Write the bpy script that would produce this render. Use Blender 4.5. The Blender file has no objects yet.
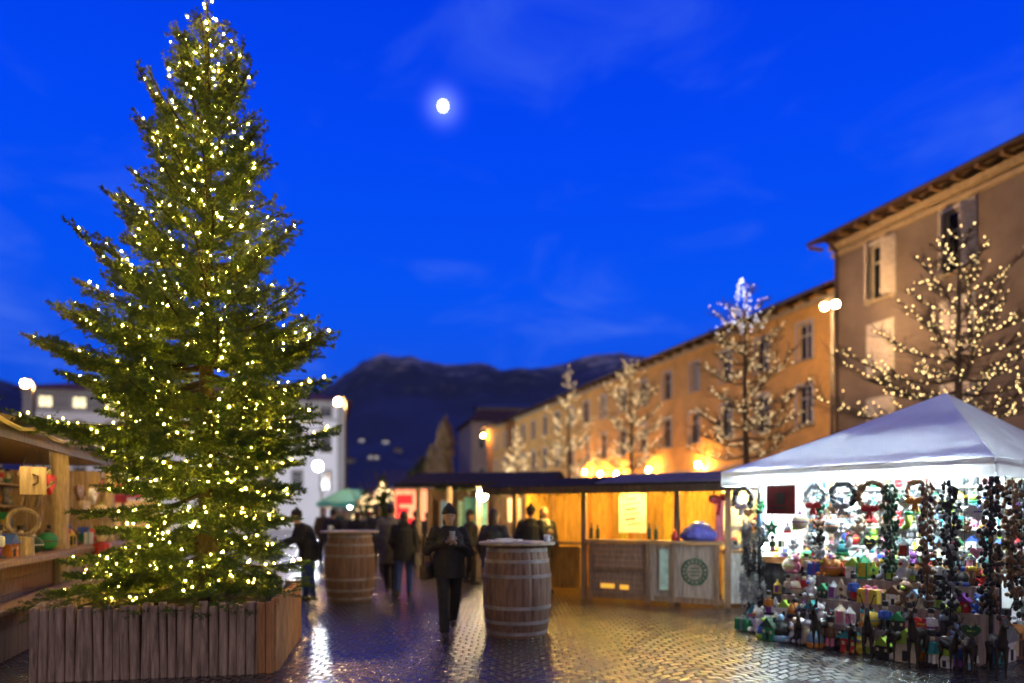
import bpy, bmesh, math, random
import numpy as np
from mathutils import Vector, Matrix, Euler
R = math.radians
rnd = random.Random(11)
rng = np.random.default_rng(7)
scene = bpy.context.scene
COL = scene.collection
F = 683.0; HZ = 514.0; EYE = 1.6
def at(px, py, d):            # point of the place seen at a pixel of the photograph, d metres ahead
    return Vector(((px - 512) / F * d, d, EYE + (HZ - py) / F * d))

# ------------------------------------------------------------------ materials
def nodes_of(m):
    m.use_nodes = True
    return m.node_tree.nodes, m.node_tree.links
MATS = {}
def mat(name, col, rough=0.6, metal=0.0, var=0.25, scale=6.0, bump=0.0, bscale=None, col2=None, coords='Object', stretch=(1, 1, 1), coat=0.0, trans=0.0):
    if name in MATS: return MATS[name]
    m = bpy.data.materials.new(name); n, l = nodes_of(m)
    b = n['Principled BSDF']
    b.inputs['Roughness'].default_value = rough; b.inputs['Metallic'].default_value = metal
    b.inputs['Coat Weight'].default_value = coat
    tc = n.new('ShaderNodeTexCoord'); mp = n.new('ShaderNodeMapping'); l.new(tc.outputs[coords], mp.inputs['Vector'])
    mp.inputs['Scale'].default_value = stretch
    nz = n.new('ShaderNodeTexNoise'); nz.inputs['Scale'].default_value = scale; nz.inputs['Detail'].default_value = 5
    nz.inputs['Roughness'].default_value = 0.65
    l.new(mp.outputs[0], nz.inputs['Vector'])
    rp = n.new('ShaderNodeValToRGB'); l.new(nz.outputs[0], rp.inputs[0])
    c2 = col2 if col2 else tuple(c * (1 + var) for c in col)
    c1 = tuple(c * (1 - var) for c in col)
    rp.color_ramp.elements[0].position = 0.3; rp.color_ramp.elements[1].position = 0.7
    rp.color_ramp.elements[0].color = (*c1, 1); rp.color_ramp.elements[1].color = (*c2, 1)
    l.new(rp.outputs[0], b.inputs['Base Color'])
    if bump:
        n2 = n.new('ShaderNodeTexNoise'); n2.inputs['Scale'].default_value = bscale or scale * 4; n2.inputs['Detail'].default_value = 4
        l.new(mp.outputs[0], n2.inputs['Vector'])
        bp = n.new('ShaderNodeBump'); bp.inputs['Strength'].default_value = bump; bp.inputs['Distance'].default_value = 0.02
        l.new(n2.outputs[0], bp.inputs['Height']); l.new(bp.outputs[0], b.inputs['Normal'])
    if trans:
        tr = n.new('ShaderNodeBsdfTranslucent'); l.new(rp.outputs[0], tr.inputs['Color'])
        mx = n.new('ShaderNodeMixShader'); mx.inputs[0].default_value = trans
        l.new(b.outputs[0], mx.inputs[1]); l.new(tr.outputs[0], mx.inputs[2])
        l.new(mx.outputs[0], n['Material Output'].inputs['Surface'])
    MATS[name] = m
    return m
def wood(name, col, rough=0.65, var=0.45):
    return mat(name, col, rough, var=var, scale=5, stretch=(6, 6, 0.6), bump=0.25, bscale=14)
def woodx(name, col, rough=0.65, var=0.45):
    return mat(name, col, rough, var=var, scale=5, stretch=(0.6, 6, 6), bump=0.25, bscale=14)
def glow(name, col, s):
    if name in MATS: return MATS[name]
    m = bpy.data.materials.new(name); n, l = nodes_of(m)
    b = n['Principled BSDF']; b.inputs['Base Color'].default_value = (*[min(c, .9) for c in col], 1)
    b.inputs['Emission Color'].default_value = (*col, 1); b.inputs['Emission Strength'].default_value = s
    MATS[name] = m
    return m
def glass(name, col=(0.01, 0.013, 0.02), rough=0.08):
    return mat(name, col, rough, var=0.3, scale=1.5)

# ------------------------------------------------------------------ mesh builder
class MB:
    def __init__(s): s.v = []; s.f = []; s.m = []
    def add(s, vs, fs, mi=0):
        o = len(s.v); s.v.extend([tuple(x) for x in vs])
        for f in fs: s.f.append(tuple(i + o for i in f)); s.m.append(mi)
        return s
    def box(s, c, d, rz=0.0, mi=0, rot=None, taper=1.0):
        x, y, z = d[0] / 2, d[1] / 2, d[2] / 2
        M = rot.to_matrix() if rot else Matrix.Rotation(rz, 3, 'Z')
        vs = []
        for k in (-1, 1):
            t = taper if k == 1 else 1
            for a, b in ((-1, -1), (1, -1), (1, 1), (-1, 1)):
                vs.append(M @ Vector((a * x * t, b * y * t, k * z)) + Vector(c))
        return s.add(vs, [(3, 2, 1, 0), (4, 5, 6, 7), (0, 1, 5, 4), (1, 2, 6, 5), (2, 3, 7, 6), (3, 0, 4, 7)], mi)
    def tube(s, path, rad, n=8, mi=0, cap=True, squash=None):
        P = [Vector(p) for p in path]
        if not hasattr(rad, '__len__'): rad = [rad] * len(P)
        vs = []; fs = []; up = None
        for i, p in enumerate(P):
            t = (P[min(i + 1, len(P) - 1)] - P[max(i - 1, 0)])
            t = t.normalized() if t.length > 1e-9 else Vector((0, 0, 1))
            if up is None:
                up = Vector((0, 0, 1)) if abs(t.z) < 0.9 else Vector((1, 0, 0))
            u = t.cross(up)
            u = u.normalized() if u.length > 1e-6 else t.orthogonal().normalized()
            w = u.cross(t).normalized(); up = w
            for k in range(n):
                a = 2 * math.pi * k / n
                vs.append(p + (u * math.cos(a) + w * math.sin(a)) * rad[i])
        for i in range(len(P) - 1):
            for k in range(n):
                a = i * n + k; b = i * n + (k + 1) % n
                fs.append((a, b, b + n, a + n))
        if cap:
            fs.append(tuple(range(n))[::-1]); fs.append(tuple(range((len(P) - 1) * n, len(P) * n)))
        return s.add(vs, fs, mi)
    def lathe(s, prof, c=(0, 0, 0), n=16, mi=0, mod=None, rot=None):
        M = rot.to_matrix() if rot else Matrix.Identity(3)
        vs = []; fs = []
        for r, z in prof:
            for k in range(n):
                a = 2 * math.pi * k / n; q = r * (mod(k, n) if mod else 1)
                vs.append(M @ Vector((q * math.cos(a), q * math.sin(a), z)) + Vector(c))
        for i in range(len(prof) - 1):
            for k in range(n):
                a = i * n + k; b = i * n + (k + 1) % n
                fs.append((a, b, b + n, a + n))
        fs.append(tuple(range(n))[::-1]); fs.append(tuple(range((len(prof) - 1) * n, len(prof) * n)))
        return s.add(vs, fs, mi)
    def ell(s, c, r, mi=0, n=12, m=8, rot=None):
        if not hasattr(r, '__len__'): r = (r, r, r)
        M = rot.to_matrix() if rot else Matrix.Identity(3)
        vs = [M @ Vector((0, 0, -r[2])) + Vector(c)]; fs = []
        for i in range(1, m):
            t = -math.pi / 2 + math.pi * i / m
            for k in range(n):
                a = 2 * math.pi * k / n
                vs.append(M @ Vector((r[0] * math.cos(t) * math.cos(a), r[1] * math.cos(t) * math.sin(a), r[2] * math.sin(t))) + Vector(c))
        vs.append(M @ Vector((0, 0, r[2])) + Vector(c))
        for k in range(n): fs.append((0, 1 + (k + 1) % n, 1 + k))
        for i in range(m - 2):
            for k in range(n):
                a = 1 + i * n + k; b = 1 + i * n + (k + 1) % n
                fs.append((a, b, b + n, a + n))
        L = 1 + (m - 2) * n
        for k in range(n): fs.append((L + k, L + (k + 1) % n, len(vs) - 1))
        return s.add(vs, fs, mi)
    def torus(s, c, R0, r, n=24, m=8, mi=0, rot=None, jit=0):
        M = rot.to_matrix() if rot else Matrix.Identity(3)
        vs = []; fs = []
        for i in range(n):
            a = 2 * math.pi * i / n
            for k in range(m):
                b = 2 * math.pi * k / m; q = r * (1 + jit * rnd.uniform(-1, 1))
                vs.append(M @ Vector(((R0 + q * math.cos(b)) * math.cos(a), (R0 + q * math.cos(b)) * math.sin(a), q * math.sin(b))) + Vector(c))
        for i in range(n):
            for k in range(m):
                fs.append((i * m + k, ((i + 1) % n) * m + k, ((i + 1) % n) * m + (k + 1) % m, i * m + (k + 1) % m))
        return s.add(vs, fs, mi)
    def prism(s, poly, axis, a, b, mi=0):       # poly of 2D points extruded along an axis 'x','y' or 'z'
        n = len(poly)
        def P(u, v, w):
            return {'x': (w, u, v), 'y': (u, w, v), 'z': (u, v, w)}[axis]
        vs = [P(u, v, a) for u, v in poly] + [P(u, v, b) for u, v in poly]
        fs = [tuple(range(n))[::-1], tuple(range(n, 2 * n))]
        for i in range(n): fs.append((i, (i + 1) % n, n + (i + 1) % n, n + i))
        return s.add(vs, fs, mi)
    def build(s, name, mats, parent=None, loc=(0, 0, 0), rz=0.0, smooth=False, bevel=0.0):
        me = bpy.data.meshes.new(name); me.from_pydata(s.v, [], s.f)
        if not isinstance(mats, (list, tuple)): mats = [mats]
        for m in mats: me.materials.append(m)
        if len(mats) > 1: me.polygons.foreach_set('material_index', s.m)
        bm = bmesh.new(); bm.from_mesh(me); bmesh.ops.recalc_face_normals(bm, faces=bm.faces); bm.to_mesh(me); bm.free()
        if smooth:
            me.polygons.foreach_set('use_smooth', [True] * len(me.polygons))
        me.update()
        return link(name, me, parent, loc, rz, bevel)
def link(name, me, parent=None, loc=(0, 0, 0), rz=0.0, bevel=0.0):
    o = bpy.data.objects.new(name, me); COL.objects.link(o)
    o.location = loc; o.rotation_euler = (0, 0, rz)
    if parent: o.parent = parent
    if bevel:
        b = o.modifiers.new('Bevel', 'BEVEL'); b.width = bevel; b.segments = 2; b.limit_method = 'ANGLE'
    return o
def remesh(mb, voxel, smooth_it=2):
    me = bpy.data.meshes.new('tmp'); me.from_pydata(mb.v, [], mb.f)
    o = bpy.data.objects.new('tmp', me); COL.objects.link(o)
    r = o.modifiers.new('r', 'REMESH'); r.mode = 'VOXEL'; r.voxel_size = voxel; r.use_smooth_shade = True
    if smooth_it:
        sm = o.modifiers.new('s', 'SMOOTH'); sm.iterations = smooth_it; sm.factor = 0.5
    dg = bpy.context.evaluated_depsgraph_get()
    out = bpy.data.meshes.new_from_object(o.evaluated_get(dg))
    bpy.data.objects.remove(o); bpy.data.meshes.remove(me)
    return out
def tri_mesh(name, V, mats, parent=None, loc=(0, 0, 0), midx=None):
    """V: (N,3,3) array of separate triangles"""
    N = len(V); me = bpy.data.meshes.new(name)
    me.vertices.add(N * 3); me.vertices.foreach_set('co', V.astype(np.float32).ravel())
    me.loops.add(N * 3); me.loops.foreach_set('vertex_index', np.arange(N * 3, dtype=np.int32))
    me.polygons.add(N); me.polygons.foreach_set('loop_start', np.arange(0, N * 3, 3, dtype=np.int32))
    for m in (mats if isinstance(mats, (list, tuple)) else [mats]): me.materials.append(m)
    if midx is not None: me.polygons.foreach_set('material_index', midx.astype(np.int32))
    me.update(); me.validate()
    return link(name, me, parent, loc)
SEEN = {}
def tag(o, label, cat, group=None):
    if label in SEEN: print('DUP LABEL', label)
    SEEN[label] = 1
    o['label'] = label; o['category'] = cat
    if group: o['group'] = group
    return o
def thing(name, label, cat, loc=(0, 0, 0), rz=0.0, group=None):
    o = bpy.data.objects.new(name, None); COL.objects.link(o)
    o.location = loc; o.rotation_euler = (0, 0, rz); o.empty_display_size = 0.2
    return tag(o, label, cat, group)
def struct(o, kind='structure'):
    o['kind'] = kind; return o
def copy_obj(o, parent=None):
    c = o.copy(); COL.objects.link(c)
    if parent: c.parent = parent
    return c
class Frame:
    def __init__(s, x, y, ang): s.o = Vector((x, y, 0)); s.a = ang; s.M = Matrix.Rotation(ang, 3, 'Z')
    def w(s, x, y, z=0.0): return s.M @ Vector((x, y, z)) + s.o
# ================================================================== camera
cam = bpy.data.cameras.new('camera'); camo = bpy.data.objects.new('camera', cam); COL.objects.link(camo)
camo.location = (0, 0, EYE); camo.rotation_euler = (R(90), 0, 0)
cam.lens = 24.01; cam.sensor_width = 36; cam.shift_y = (HZ - 341.5) / 1024
cam.clip_start = 0.05; cam.clip_end = 12000
cam.dof.use_dof = True; cam.dof.focus_distance = 6.6; cam.dof.aperture_fstop = 0.42
scene.camera = camo
scene.view_settings.view_transform = 'Standard'; scene.view_settings.look = 'None'
scene.view_settings.exposure = 0; scene.view_settings.gamma = 1; scene.view_settings.use_curve_mapping = False
cy = scene.cycles
cy.use_denoising = True
try: cy.denoiser = 'OPENIMAGEDENOISE'
except Exception: pass
cy.max_bounces = 6; cy.diffuse_bounces = 3; cy.glossy_bounces = 3; cy.transmission_bounces = 3
cy.sample_clamp_indirect = 4.0; cy.caustics_reflective = False; cy.caustics_refractive = False
cy.use_light_tree = True; cy.filter_width = 1.7

# ================================================================== dusk sky
w = bpy.data.worlds.new('World'); scene.world = w; w.use_nodes = True
n, l = w.node_tree.nodes, w.node_tree.links
bg = n['Background']; out = n['World Output']
sky = n.new('ShaderNodeTexSky'); sky.sky_type = 'NISHITA'; sky.sun_disc = False
sky.sun_elevation = R(-4); sky.sun_rotation = R(20); sky.ozone_density = 6; sky.air_density = 1.0; sky.dust_density = 0.3
l.new(sky.outputs[0], bg.inputs[0]); bg.inputs[1].default_value = 0.12
tc = n.new('ShaderNodeTexCoord'); sp = n.new('ShaderNodeSeparateXYZ'); l.new(tc.outputs['Generated'], sp.inputs[0])
def mr(src, a, b, c, d):
    k = n.new('ShaderNodeMapRange'); k.interpolation_type = 'SMOOTHSTEP'; l.new(src, k.inputs['Value'])
    for i, v in zip(('From Min', 'From Max', 'To Min', 'To Max'), (a, b, c, d)): k.inputs[i].default_value = v
    return k.outputs[0]
def mul(a, b):
    k = n.new('ShaderNodeMath'); k.operation = 'MULTIPLY'; l.new(a, k.inputs[0]); l.new(b, k.inputs[1]); return k.outputs[0]
front = mr(sp.outputs['Y'], -0.15, 0.55, 0.10, 1.0)       # blue sky dimmed behind the camera so facing surfaces stay less blue
zen = mr(sp.outputs['Z'], 0.62, 1.0, 1.0, 0.85)
ramp = n.new('ShaderNodeValToRGB'); l.new(sp.outputs['Z'], ramp.inputs[0])
e = ramp.color_ramp.elements
e[0].position = 0.0; e[0].color = (0.012, 0.05, 0.42, 1)
e[1].position = 0.62; e[1].color = (0.0, 0.046, 0.80, 1)
for p, c in ((0.16, (0.006, 0.085, 0.74, 1)), (0.30, (0.001, 0.085, 0.88, 1)), (0.47, (0.0, 0.063, 0.90, 1))):
    q = e.new(p); q.color = c
# thin high cloud
mp = n.new('ShaderNodeMapping'); mp.inputs['Scale'].default_value = (2.2, 1.0, 5.0); mp.inputs['Rotation'].default_value = (0, R(14), 0)
l.new(tc.outputs['Generated'], mp.inputs[0])
nz = n.new('ShaderNodeTexNoise'); nz.inputs['Scale'].default_value = 2.3; nz.inputs['Detail'].default_value = 7; nz.inputs['Roughness'].default_value = 0.55; nz.inputs['Distortion'].default_value = 0.6
l.new(mp.outputs[0], nz.inputs['Vector'])
cl = mr(nz.outputs[0], 0.50, 0.85, 0.0, 0.38)
cl = mul(cl, mr(sp.outputs['Z'], 0.12, 0.50, 2.0, 0.75))
mix = n.new('ShaderNodeMixRGB'); l.new(cl, mix.inputs[0]); l.new(ramp.outputs[0], mix.inputs[1]); mix.inputs[2].default_value = (0.085, 0.20, 0.88, 1)
bg2 = n.new('ShaderNodeBackground'); l.new(mix.outputs[0], bg2.inputs[0]); l.new(mul(front, zen), bg2.inputs[1])
# pale sky glow added behind the camera, unseen, to brighten surfaces facing it
back_fill = mul(mr(sp.outputs['Y'], 0.0, -0.55, 0.0, 1.0), mr(sp.outputs['Z'], -0.05, 0.75, 1.0, 0.25))
bg3 = n.new('ShaderNodeBackground'); bg3.inputs[0].default_value = (0.82, 0.68, 0.64, 1); k_ = n.new('ShaderNodeMath'); k_.operation = 'MULTIPLY'; l.new(back_fill, k_.inputs[0]); k_.inputs[1].default_value = 0.88; l.new(k_.outputs[0], bg3.inputs[1])
# aureole of thin haze round the moon
md = (at(443, 106, 1000) - Vector((0, 0, EYE))).normalized(); dp = n.new('ShaderNodeVectorMath'); dp.operation = 'DOT_PRODUCT'; l.new(tc.outputs['Generated'], dp.inputs[0]); dp.inputs[1].default_value = md
pw = n.new('ShaderNodeMath'); pw.operation = 'POWER'; l.new(dp.outputs['Value'], pw.inputs[0]); pw.inputs[1].default_value = 7000; pw2 = n.new('ShaderNodeMath'); pw2.operation = 'MULTIPLY'; l.new(pw.outputs[0], pw2.inputs[0]); pw2.inputs[1].default_value = 0.55; bg4 = n.new('ShaderNodeBackground'); bg4.inputs[0].default_value = (0.35, 0.45, 1.0, 1); l.new(pw2.outputs[0], bg4.inputs[1])
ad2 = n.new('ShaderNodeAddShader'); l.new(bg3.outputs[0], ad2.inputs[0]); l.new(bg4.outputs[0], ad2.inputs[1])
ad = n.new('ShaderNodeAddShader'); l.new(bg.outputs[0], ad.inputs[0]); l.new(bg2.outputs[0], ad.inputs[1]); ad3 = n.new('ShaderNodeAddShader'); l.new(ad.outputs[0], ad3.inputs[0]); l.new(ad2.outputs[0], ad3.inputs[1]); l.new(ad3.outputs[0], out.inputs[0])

mp_ = at(443, 106, 1000)
moon_dir = (mp_ - Vector((0, 0, EYE))).normalized()
sun = bpy.data.lights.new('moonlight', 'SUN'); sun.energy = 0.03; sun.angle = R(0.5); sun.color = (0.85, 0.9, 1.0)
so = bpy.data.objects.new('moonlight', sun); COL.objects.link(so); so.rotation_euler = moon_dir.to_track_quat('Z', 'Y').to_euler()
mb = MB(); mb.ell((0, 0, 0), (60, 60, 68), n=24, m=16)
o = mb.build('moon', glow('moon_surface', (1.0, 0.97, 0.88), 6), loc=at(443, 106, 9000), smooth=True)
struct(o); 

# ================================================================== ground
def cobble_mat():
    m = bpy.data.materials.new('wet_cobbles'); n, l = nodes_of(m); b = n['Principled BSDF']
    tc = n.new('ShaderNodeTexCoord'); sp = n.new('ShaderNodeSeparateXYZ'); l.new(tc.outputs['Object'], sp.inputs[0])
    def math_(op, a, b=None, v=None):
        k = n.new('ShaderNodeMath'); k.operation = op; l.new(a, k.inputs[0])
        if b is not None: l.new(b, k.inputs[1])
        if v is not None: k.inputs[1].default_value = v
        return k.outputs[0]
    # rows of setts laid in segmental arcs 1.3 m wide
    s = math_('MULTIPLY', sp.outputs['X'], v=math.pi / 1.3); s = math_('SINE', s); s = math_('ABSOLUTE', s)
    s = math_('MULTIPLY', s, v=0.42); yy = math_('SUBTRACT', sp.outputs['Y'], s)
    cb = n.new('ShaderNodeCombineXYZ'); l.new(sp.outputs['X'], cb.inputs[0]); l.new(yy, cb.inputs[1])
    nz = n.new('ShaderNodeTexNoise'); nz.inputs['Scale'].default_value = 3; l.new(tc.outputs['Object'], nz.inputs['Vector'])
    ov = n.new('ShaderNodeVectorMath'); ov.operation = 'MULTIPLY_ADD'; l.new(nz.outputs['Color'], ov.inputs[0]); ov.inputs[1].default_value = (0.07, 0.07, 0); l.new(cb.outputs[0], ov.inputs[2])
    br = n.new('ShaderNodeTexBrick'); l.new(ov.outputs[0], br.inputs['Vector'])
    br.inputs['Scale'].default_value = 1; br.inputs['Brick Width'].default_value = 0.155; br.inputs['Row Height'].default_value = 0.125
    br.inputs['Mortar Size'].default_value = 0.020; br.inputs['Mortar Smooth'].default_value = 0.8; br.inputs['Bias'].default_value = 0
    br.inputs['Color1'].default_value = (0.026, 0.022, 0.020, 1); br.inputs['Color2'].default_value = (0.062, 0.052, 0.045, 1); br.inputs['Mortar'].default_value = (0.008, 0.007, 0.006, 1)
    n3 = n.new('ShaderNodeTexNoise'); n3.inputs['Scale'].default_value = 0.5; n3.inputs['Detail'].default_value = 6; l.new(tc.outputs['Object'], n3.inputs['Vector'])
    rr = n.new('ShaderNodeMapRange'); l.new(n3.outputs[0], rr.inputs[0]); rr.inputs[1].default_value = 0.35; rr.inputs[2].default_value = 0.65; rr.inputs[3].default_value = 0.18; rr.inputs[4].default_value = 0.27
    rmx = n.new('ShaderNodeMapRange'); l.new(br.outputs['Fac'], rmx.inputs[0]); l.new(rr.outputs[0], rmx.inputs[3]); rmx.inputs[4].default_value = 0.55
    l.new(rmx.outputs[0], b.inputs['Roughness'])
    cmx = n.new('ShaderNodeMapRange'); l.new(br.outputs['Fac'], cmx.inputs[0]); cmx.inputs[3].default_value = 1.0; cmx.inputs[4].default_value = 0.25; l.new(cmx.outputs[0], b.inputs['Coat Weight'])
    b.inputs['Specular IOR Level'].default_value = 0.8; b.inputs['Coat Weight'].default_value = 0.7; b.inputs['Coat Roughness'].default_value = 0.13
    l.new(br.outputs[0], b.inputs['Base Color'])
    n4 = n.new('ShaderNodeTexNoise'); n4.inputs['Scale'].default_value = 22; n4.inputs['Detail'].default_value = 3; l.new(tc.outputs['Object'], n4.inputs['Vector'])
    h = math_('MULTIPLY', br.outputs['Fac'], v=-1.0)
    h2 = math_('MULTIPLY', n4.outputs[0], v=0.5); hh = math_('ADD', h, h2)
    bp = n.new('ShaderNodeBump'); bp.inputs['Strength'].default_value = 1.0; bp.inputs['Distance'].default_value = 0.036
    l.new(hh, bp.inputs['Height'])
    # every sett lies at its own slight tilt
    b2 = n.new('ShaderNodeTexBrick'); l.new(ov.outputs[0], b2.inputs['Vector'])
    for k_, v_ in (('Scale', 1), ('Brick Width', 0.155), ('Row Height', 0.125), ('Mortar Size', 0.0), ('Bias', 0)): b2.inputs[k_].default_value = v_
    b2.inputs['Color1'].default_value = (0, 0, 0, 1); b2.inputs['Color2'].default_value = (1, 1, 1, 1)
    wn = n.new('ShaderNodeTexWhiteNoise'); wn.noise_dimensions = '1D'; l.new(b2.outputs['Color'], wn.inputs['W'])
    tl = n.new('ShaderNodeVectorMath'); tl.operation = 'SUBTRACT'; l.new(wn.outputs['Color'], tl.inputs[0]); tl.inputs[1].default_value = (.5, .5, .5)
    t2 = n.new('ShaderNodeVectorMath'); t2.operation = 'MULTIPLY_ADD'; l.new(tl.outputs[0], t2.inputs[0]); t2.inputs[1].default_value = (.09, .14, 0); l.new(bp.outputs[0], t2.inputs[2])
    t3 = n.new('ShaderNodeVectorMath'); t3.operation = 'NORMALIZE'; l.new(t2.outputs[0], t3.inputs[0]); l.new(t3.outputs[0], b.inputs['Normal']); l.new(t3.outputs[0], b.inputs['Coat Normal'])
    return m
mb = MB()
mb.add([(-4000, -300, 0), (4000, -300, 0), (4000, 7000, 0), (-4000, 7000, 0)], [(0, 1, 2, 3)])
struct(mb.build('ground', cobble_mat()))

# ================================================================== mountain
RIDGE = [(-1400, 330), (-700, 350), (-200, 372), (0, 379), (22, 384), (120, 392), (250, 392), (310, 391), (325, 386), (341, 374), (355, 365), (368, 359), (380, 355), (394, 358), (408, 356), (422, 361), (439, 366),
         (472, 364), (500, 367), (535, 366), (565, 362), (591, 358), (617, 354), (647, 357), (720, 345), (900, 340), (1300, 330), (2000, 350), (2600, 360)]
xs = np.arange(-1300, 2400, 6.0); D = np.concatenate([np.linspace(500, 2000, 16), np.linspace(2040, 2500, 14), np.linspace(2550, 3400, 8)])
ridge = np.interp(xs, [p[0] for p in RIDGE], [p[1] for p in RIDGE]) + rng.normal(size=len(xs)) * 0.6 + np.interp(xs, np.arange(-1300, 2450, 17.0), rng.normal(size=len(np.arange(-1300, 2450, 17.0))) * 1.3)
def vnoise(u, v, seed):
    r_ = np.random.default_rng(seed); g = r_.random((64, 64))
    iu = np.floor(u).astype(int); iv = np.floor(v).astype(int); fu = u - iu; fv = v - iv
    fu = fu * fu * (3 - 2 * fu); fv = fv * fv * (3 - 2 * fv)
    G = lambda a, b: g[a % 64, b % 64]
    return (G(iu, iv) * (1 - fu) + G(iu + 1, iv) * fu) * (1 - fv) + (G(iu, iv + 1) * (1 - fu) + G(iu + 1, iv + 1) * fu) * fv
V = []
for j, d in enumerate(D):
    X = (xs - 512) / F * d
    t = np.clip((d - 500) / 2000, 0, 1)
    h = (HZ - ridge) / F * 2500 * 1.0
    prof = (t ** 1.5) if d <= 2500 else 1 - (d - 2500) / 1500
    nzv = sum((vnoise(X / (260 / 2 ** k) + 31, np.full_like(X, d / (260 / 2 ** k)) + 7, k) - 0.5) * 70 / 2 ** k for k in range(4))
    amp = min(1, t * 1.6) * (1 - t ** 6 * 0.8) if d <= 2500 else 0.2
    Z = h * prof + nzv * amp - 2.0
    V += list(zip(X, np.full_like(X, d), Z))
nx = len(xs); Fc = [(j * nx + i, j * nx + i + 1, (j + 1) * nx + i + 1, (j + 1) * nx + i) for j in range(len(D) - 1) for i in range(nx - 1)]
mb = MB(); mb.add(V, Fc)
def mountain_mat():
    m = bpy.data.materials.new('forest_rock_haze_tint'); n, l = nodes_of(m); b = n['Principled BSDF']; b.inputs['Roughness'].default_value = 0.95
    tc = n.new('ShaderNodeTexCoord'); nz = n.new('ShaderNodeTexNoise'); nz.inputs['Scale'].default_value = 0.014; nz.inputs['Detail'].default_value = 9; nz.inputs['Roughness'].default_value = 0.65
    l.new(tc.outputs['Object'], nz.inputs['Vector'])
    sp = n.new('ShaderNodeSeparateXYZ'); l.new(tc.outputs['Object'], sp.inputs[0])
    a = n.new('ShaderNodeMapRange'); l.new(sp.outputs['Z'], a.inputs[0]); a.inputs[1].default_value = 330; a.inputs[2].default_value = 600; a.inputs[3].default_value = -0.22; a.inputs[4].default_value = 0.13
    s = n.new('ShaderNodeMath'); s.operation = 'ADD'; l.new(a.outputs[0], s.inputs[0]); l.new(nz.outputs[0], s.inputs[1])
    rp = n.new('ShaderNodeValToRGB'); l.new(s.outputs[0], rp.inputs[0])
    e = rp.color_ramp.elements; e[0].position = 0.40; e[0].color = (0.032, 0.046, 0.10, 1); e[1].position = 0.66; e[1].color = (0.42, 0.41, 0.42, 1)  # forest colours hold the blue of distant haze
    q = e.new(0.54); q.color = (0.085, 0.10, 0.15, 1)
    l.new(rp.outputs[0], b.inputs['Base Color'])
    return m
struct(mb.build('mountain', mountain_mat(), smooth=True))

VT = np.array(V).reshape(len(D), len(xs), 3)
def on_slope(px, py):        # the point of the mountainside seen at a pixel
    i = int(np.argmin(abs(xs - px)))
    for j in range(len(D)):
        X, Y, Z = VT[j, i]
        if HZ - (Z - EYE) / Y * F <= py: return Vector((X, Y, Z))
    return Vector(VT[15, i])
# ================================================================== the lit spruce
TX, TY = -3.53, 7.9
def needle_mat(name, c1, c2, c3):
    m = bpy.data.materials.new(name); n, l = nodes_of(m); b = n['Principled BSDF']; b.inputs['Roughness'].default_value = 0.55
    tc = n.new('ShaderNodeTexCoord'); nz = n.new('ShaderNodeTexNoise'); nz.inputs['Scale'].default_value = 5; nz.inputs['Detail'].default_value = 5
    l.new(tc.outputs['Object'], nz.inputs['Vector'])
    rp = n.new('ShaderNodeValToRGB'); l.new(nz.outputs[0], rp.inputs[0]); e = rp.color_ramp.elements
    e[0].position = 0.35; e[0].color = (*c1, 1); e[1].position = 0.68; e[1].color = (*c3, 1); q = e.new(0.52); q.color = (*c2, 1)
    l.new(rp.outputs[0], b.inputs['Base Color'])
    tr = n.new('ShaderNodeBsdfTranslucent'); l.new(rp.outputs[0], tr.inputs[0]); mx = n.new('ShaderNodeMixShader'); mx.inputs[0].default_value = 0.3
    l.new(b.outputs[0], mx.inputs[1]); l.new(tr.outputs[0], mx.inputs[2]); l.new(mx.outputs[0], n['Material Output'].inputs[0])
    return m
M_NEEDLE = needle_mat('spruce_needles', (0.034, 0.074, 0.013), (0.066, 0.118, 0.018), (0.115, 0.155, 0.024))
M_BARK = mat('spruce_bark', (0.03, 0.022, 0.015), 0.9, scale=12, bump=0.5)
M_CABLE = mat('dark_cable', (0.02, 0.03, 0.02), 0.6)
def needles(segs, per_m, ln, wd, spread=0.75):
    """segs (N,6) -> (K,3,3) triangles of needles round each segment"""
    segs = np.array(segs); p0 = segs[:, :3]; dv = segs[:, 3:] - p0; L = np.linalg.norm(dv, axis=1)
    cnt = np.maximum(4, (L * per_m).astype(int)); idx = np.repeat(np.arange(len(segs)), cnt); K = len(idx)
    t = rng.random(K); base = p0[idx] + dv[idx] * t[:, None]
    ax = dv[idx] / (L[idx, None] + 1e-9)
    rv = rng.normal(size=(K, 3)); rv -= (rv * ax).sum(1)[:, None] * ax; rv /= np.linalg.norm(rv, axis=1)[:, None] + 1e-9
    dr = rv * spread + ax * (0.55 + 0.3 * rng.random((K, 1))); dr /= np.linalg.norm(dr, axis=1)[:, None]
    l_ = ln * (0.6 + 0.7 * rng.random((K, 1)))
    side = np.cross(dr, rng.normal(size=(K, 3))); side /= np.linalg.norm(side, axis=1)[:, None] + 1e-9
    wv = side * wd * 0.5
    return np.stack([base - wv, base + wv, base + dr * l_], axis=1)
PY_ = [0, 18, 38, 75, 110, 150, 185, 220, 260, 300, 340, 380, 425, 470, 520, 560, 600]
PR_ = [1, 10, 30, 40, 46, 54, 60, 68, 76, 94, 110, 112, 114, 116, 122, 132, 130]
S_ = F / TY
def rad_at(z):
    y = HZ - (z - EYE) * S_
    return float(np.interp(y, PY_, PR_)) / S_
ztop = EYE + (HZ - 2) / S_
branches = []          # (path points, L)
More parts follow.
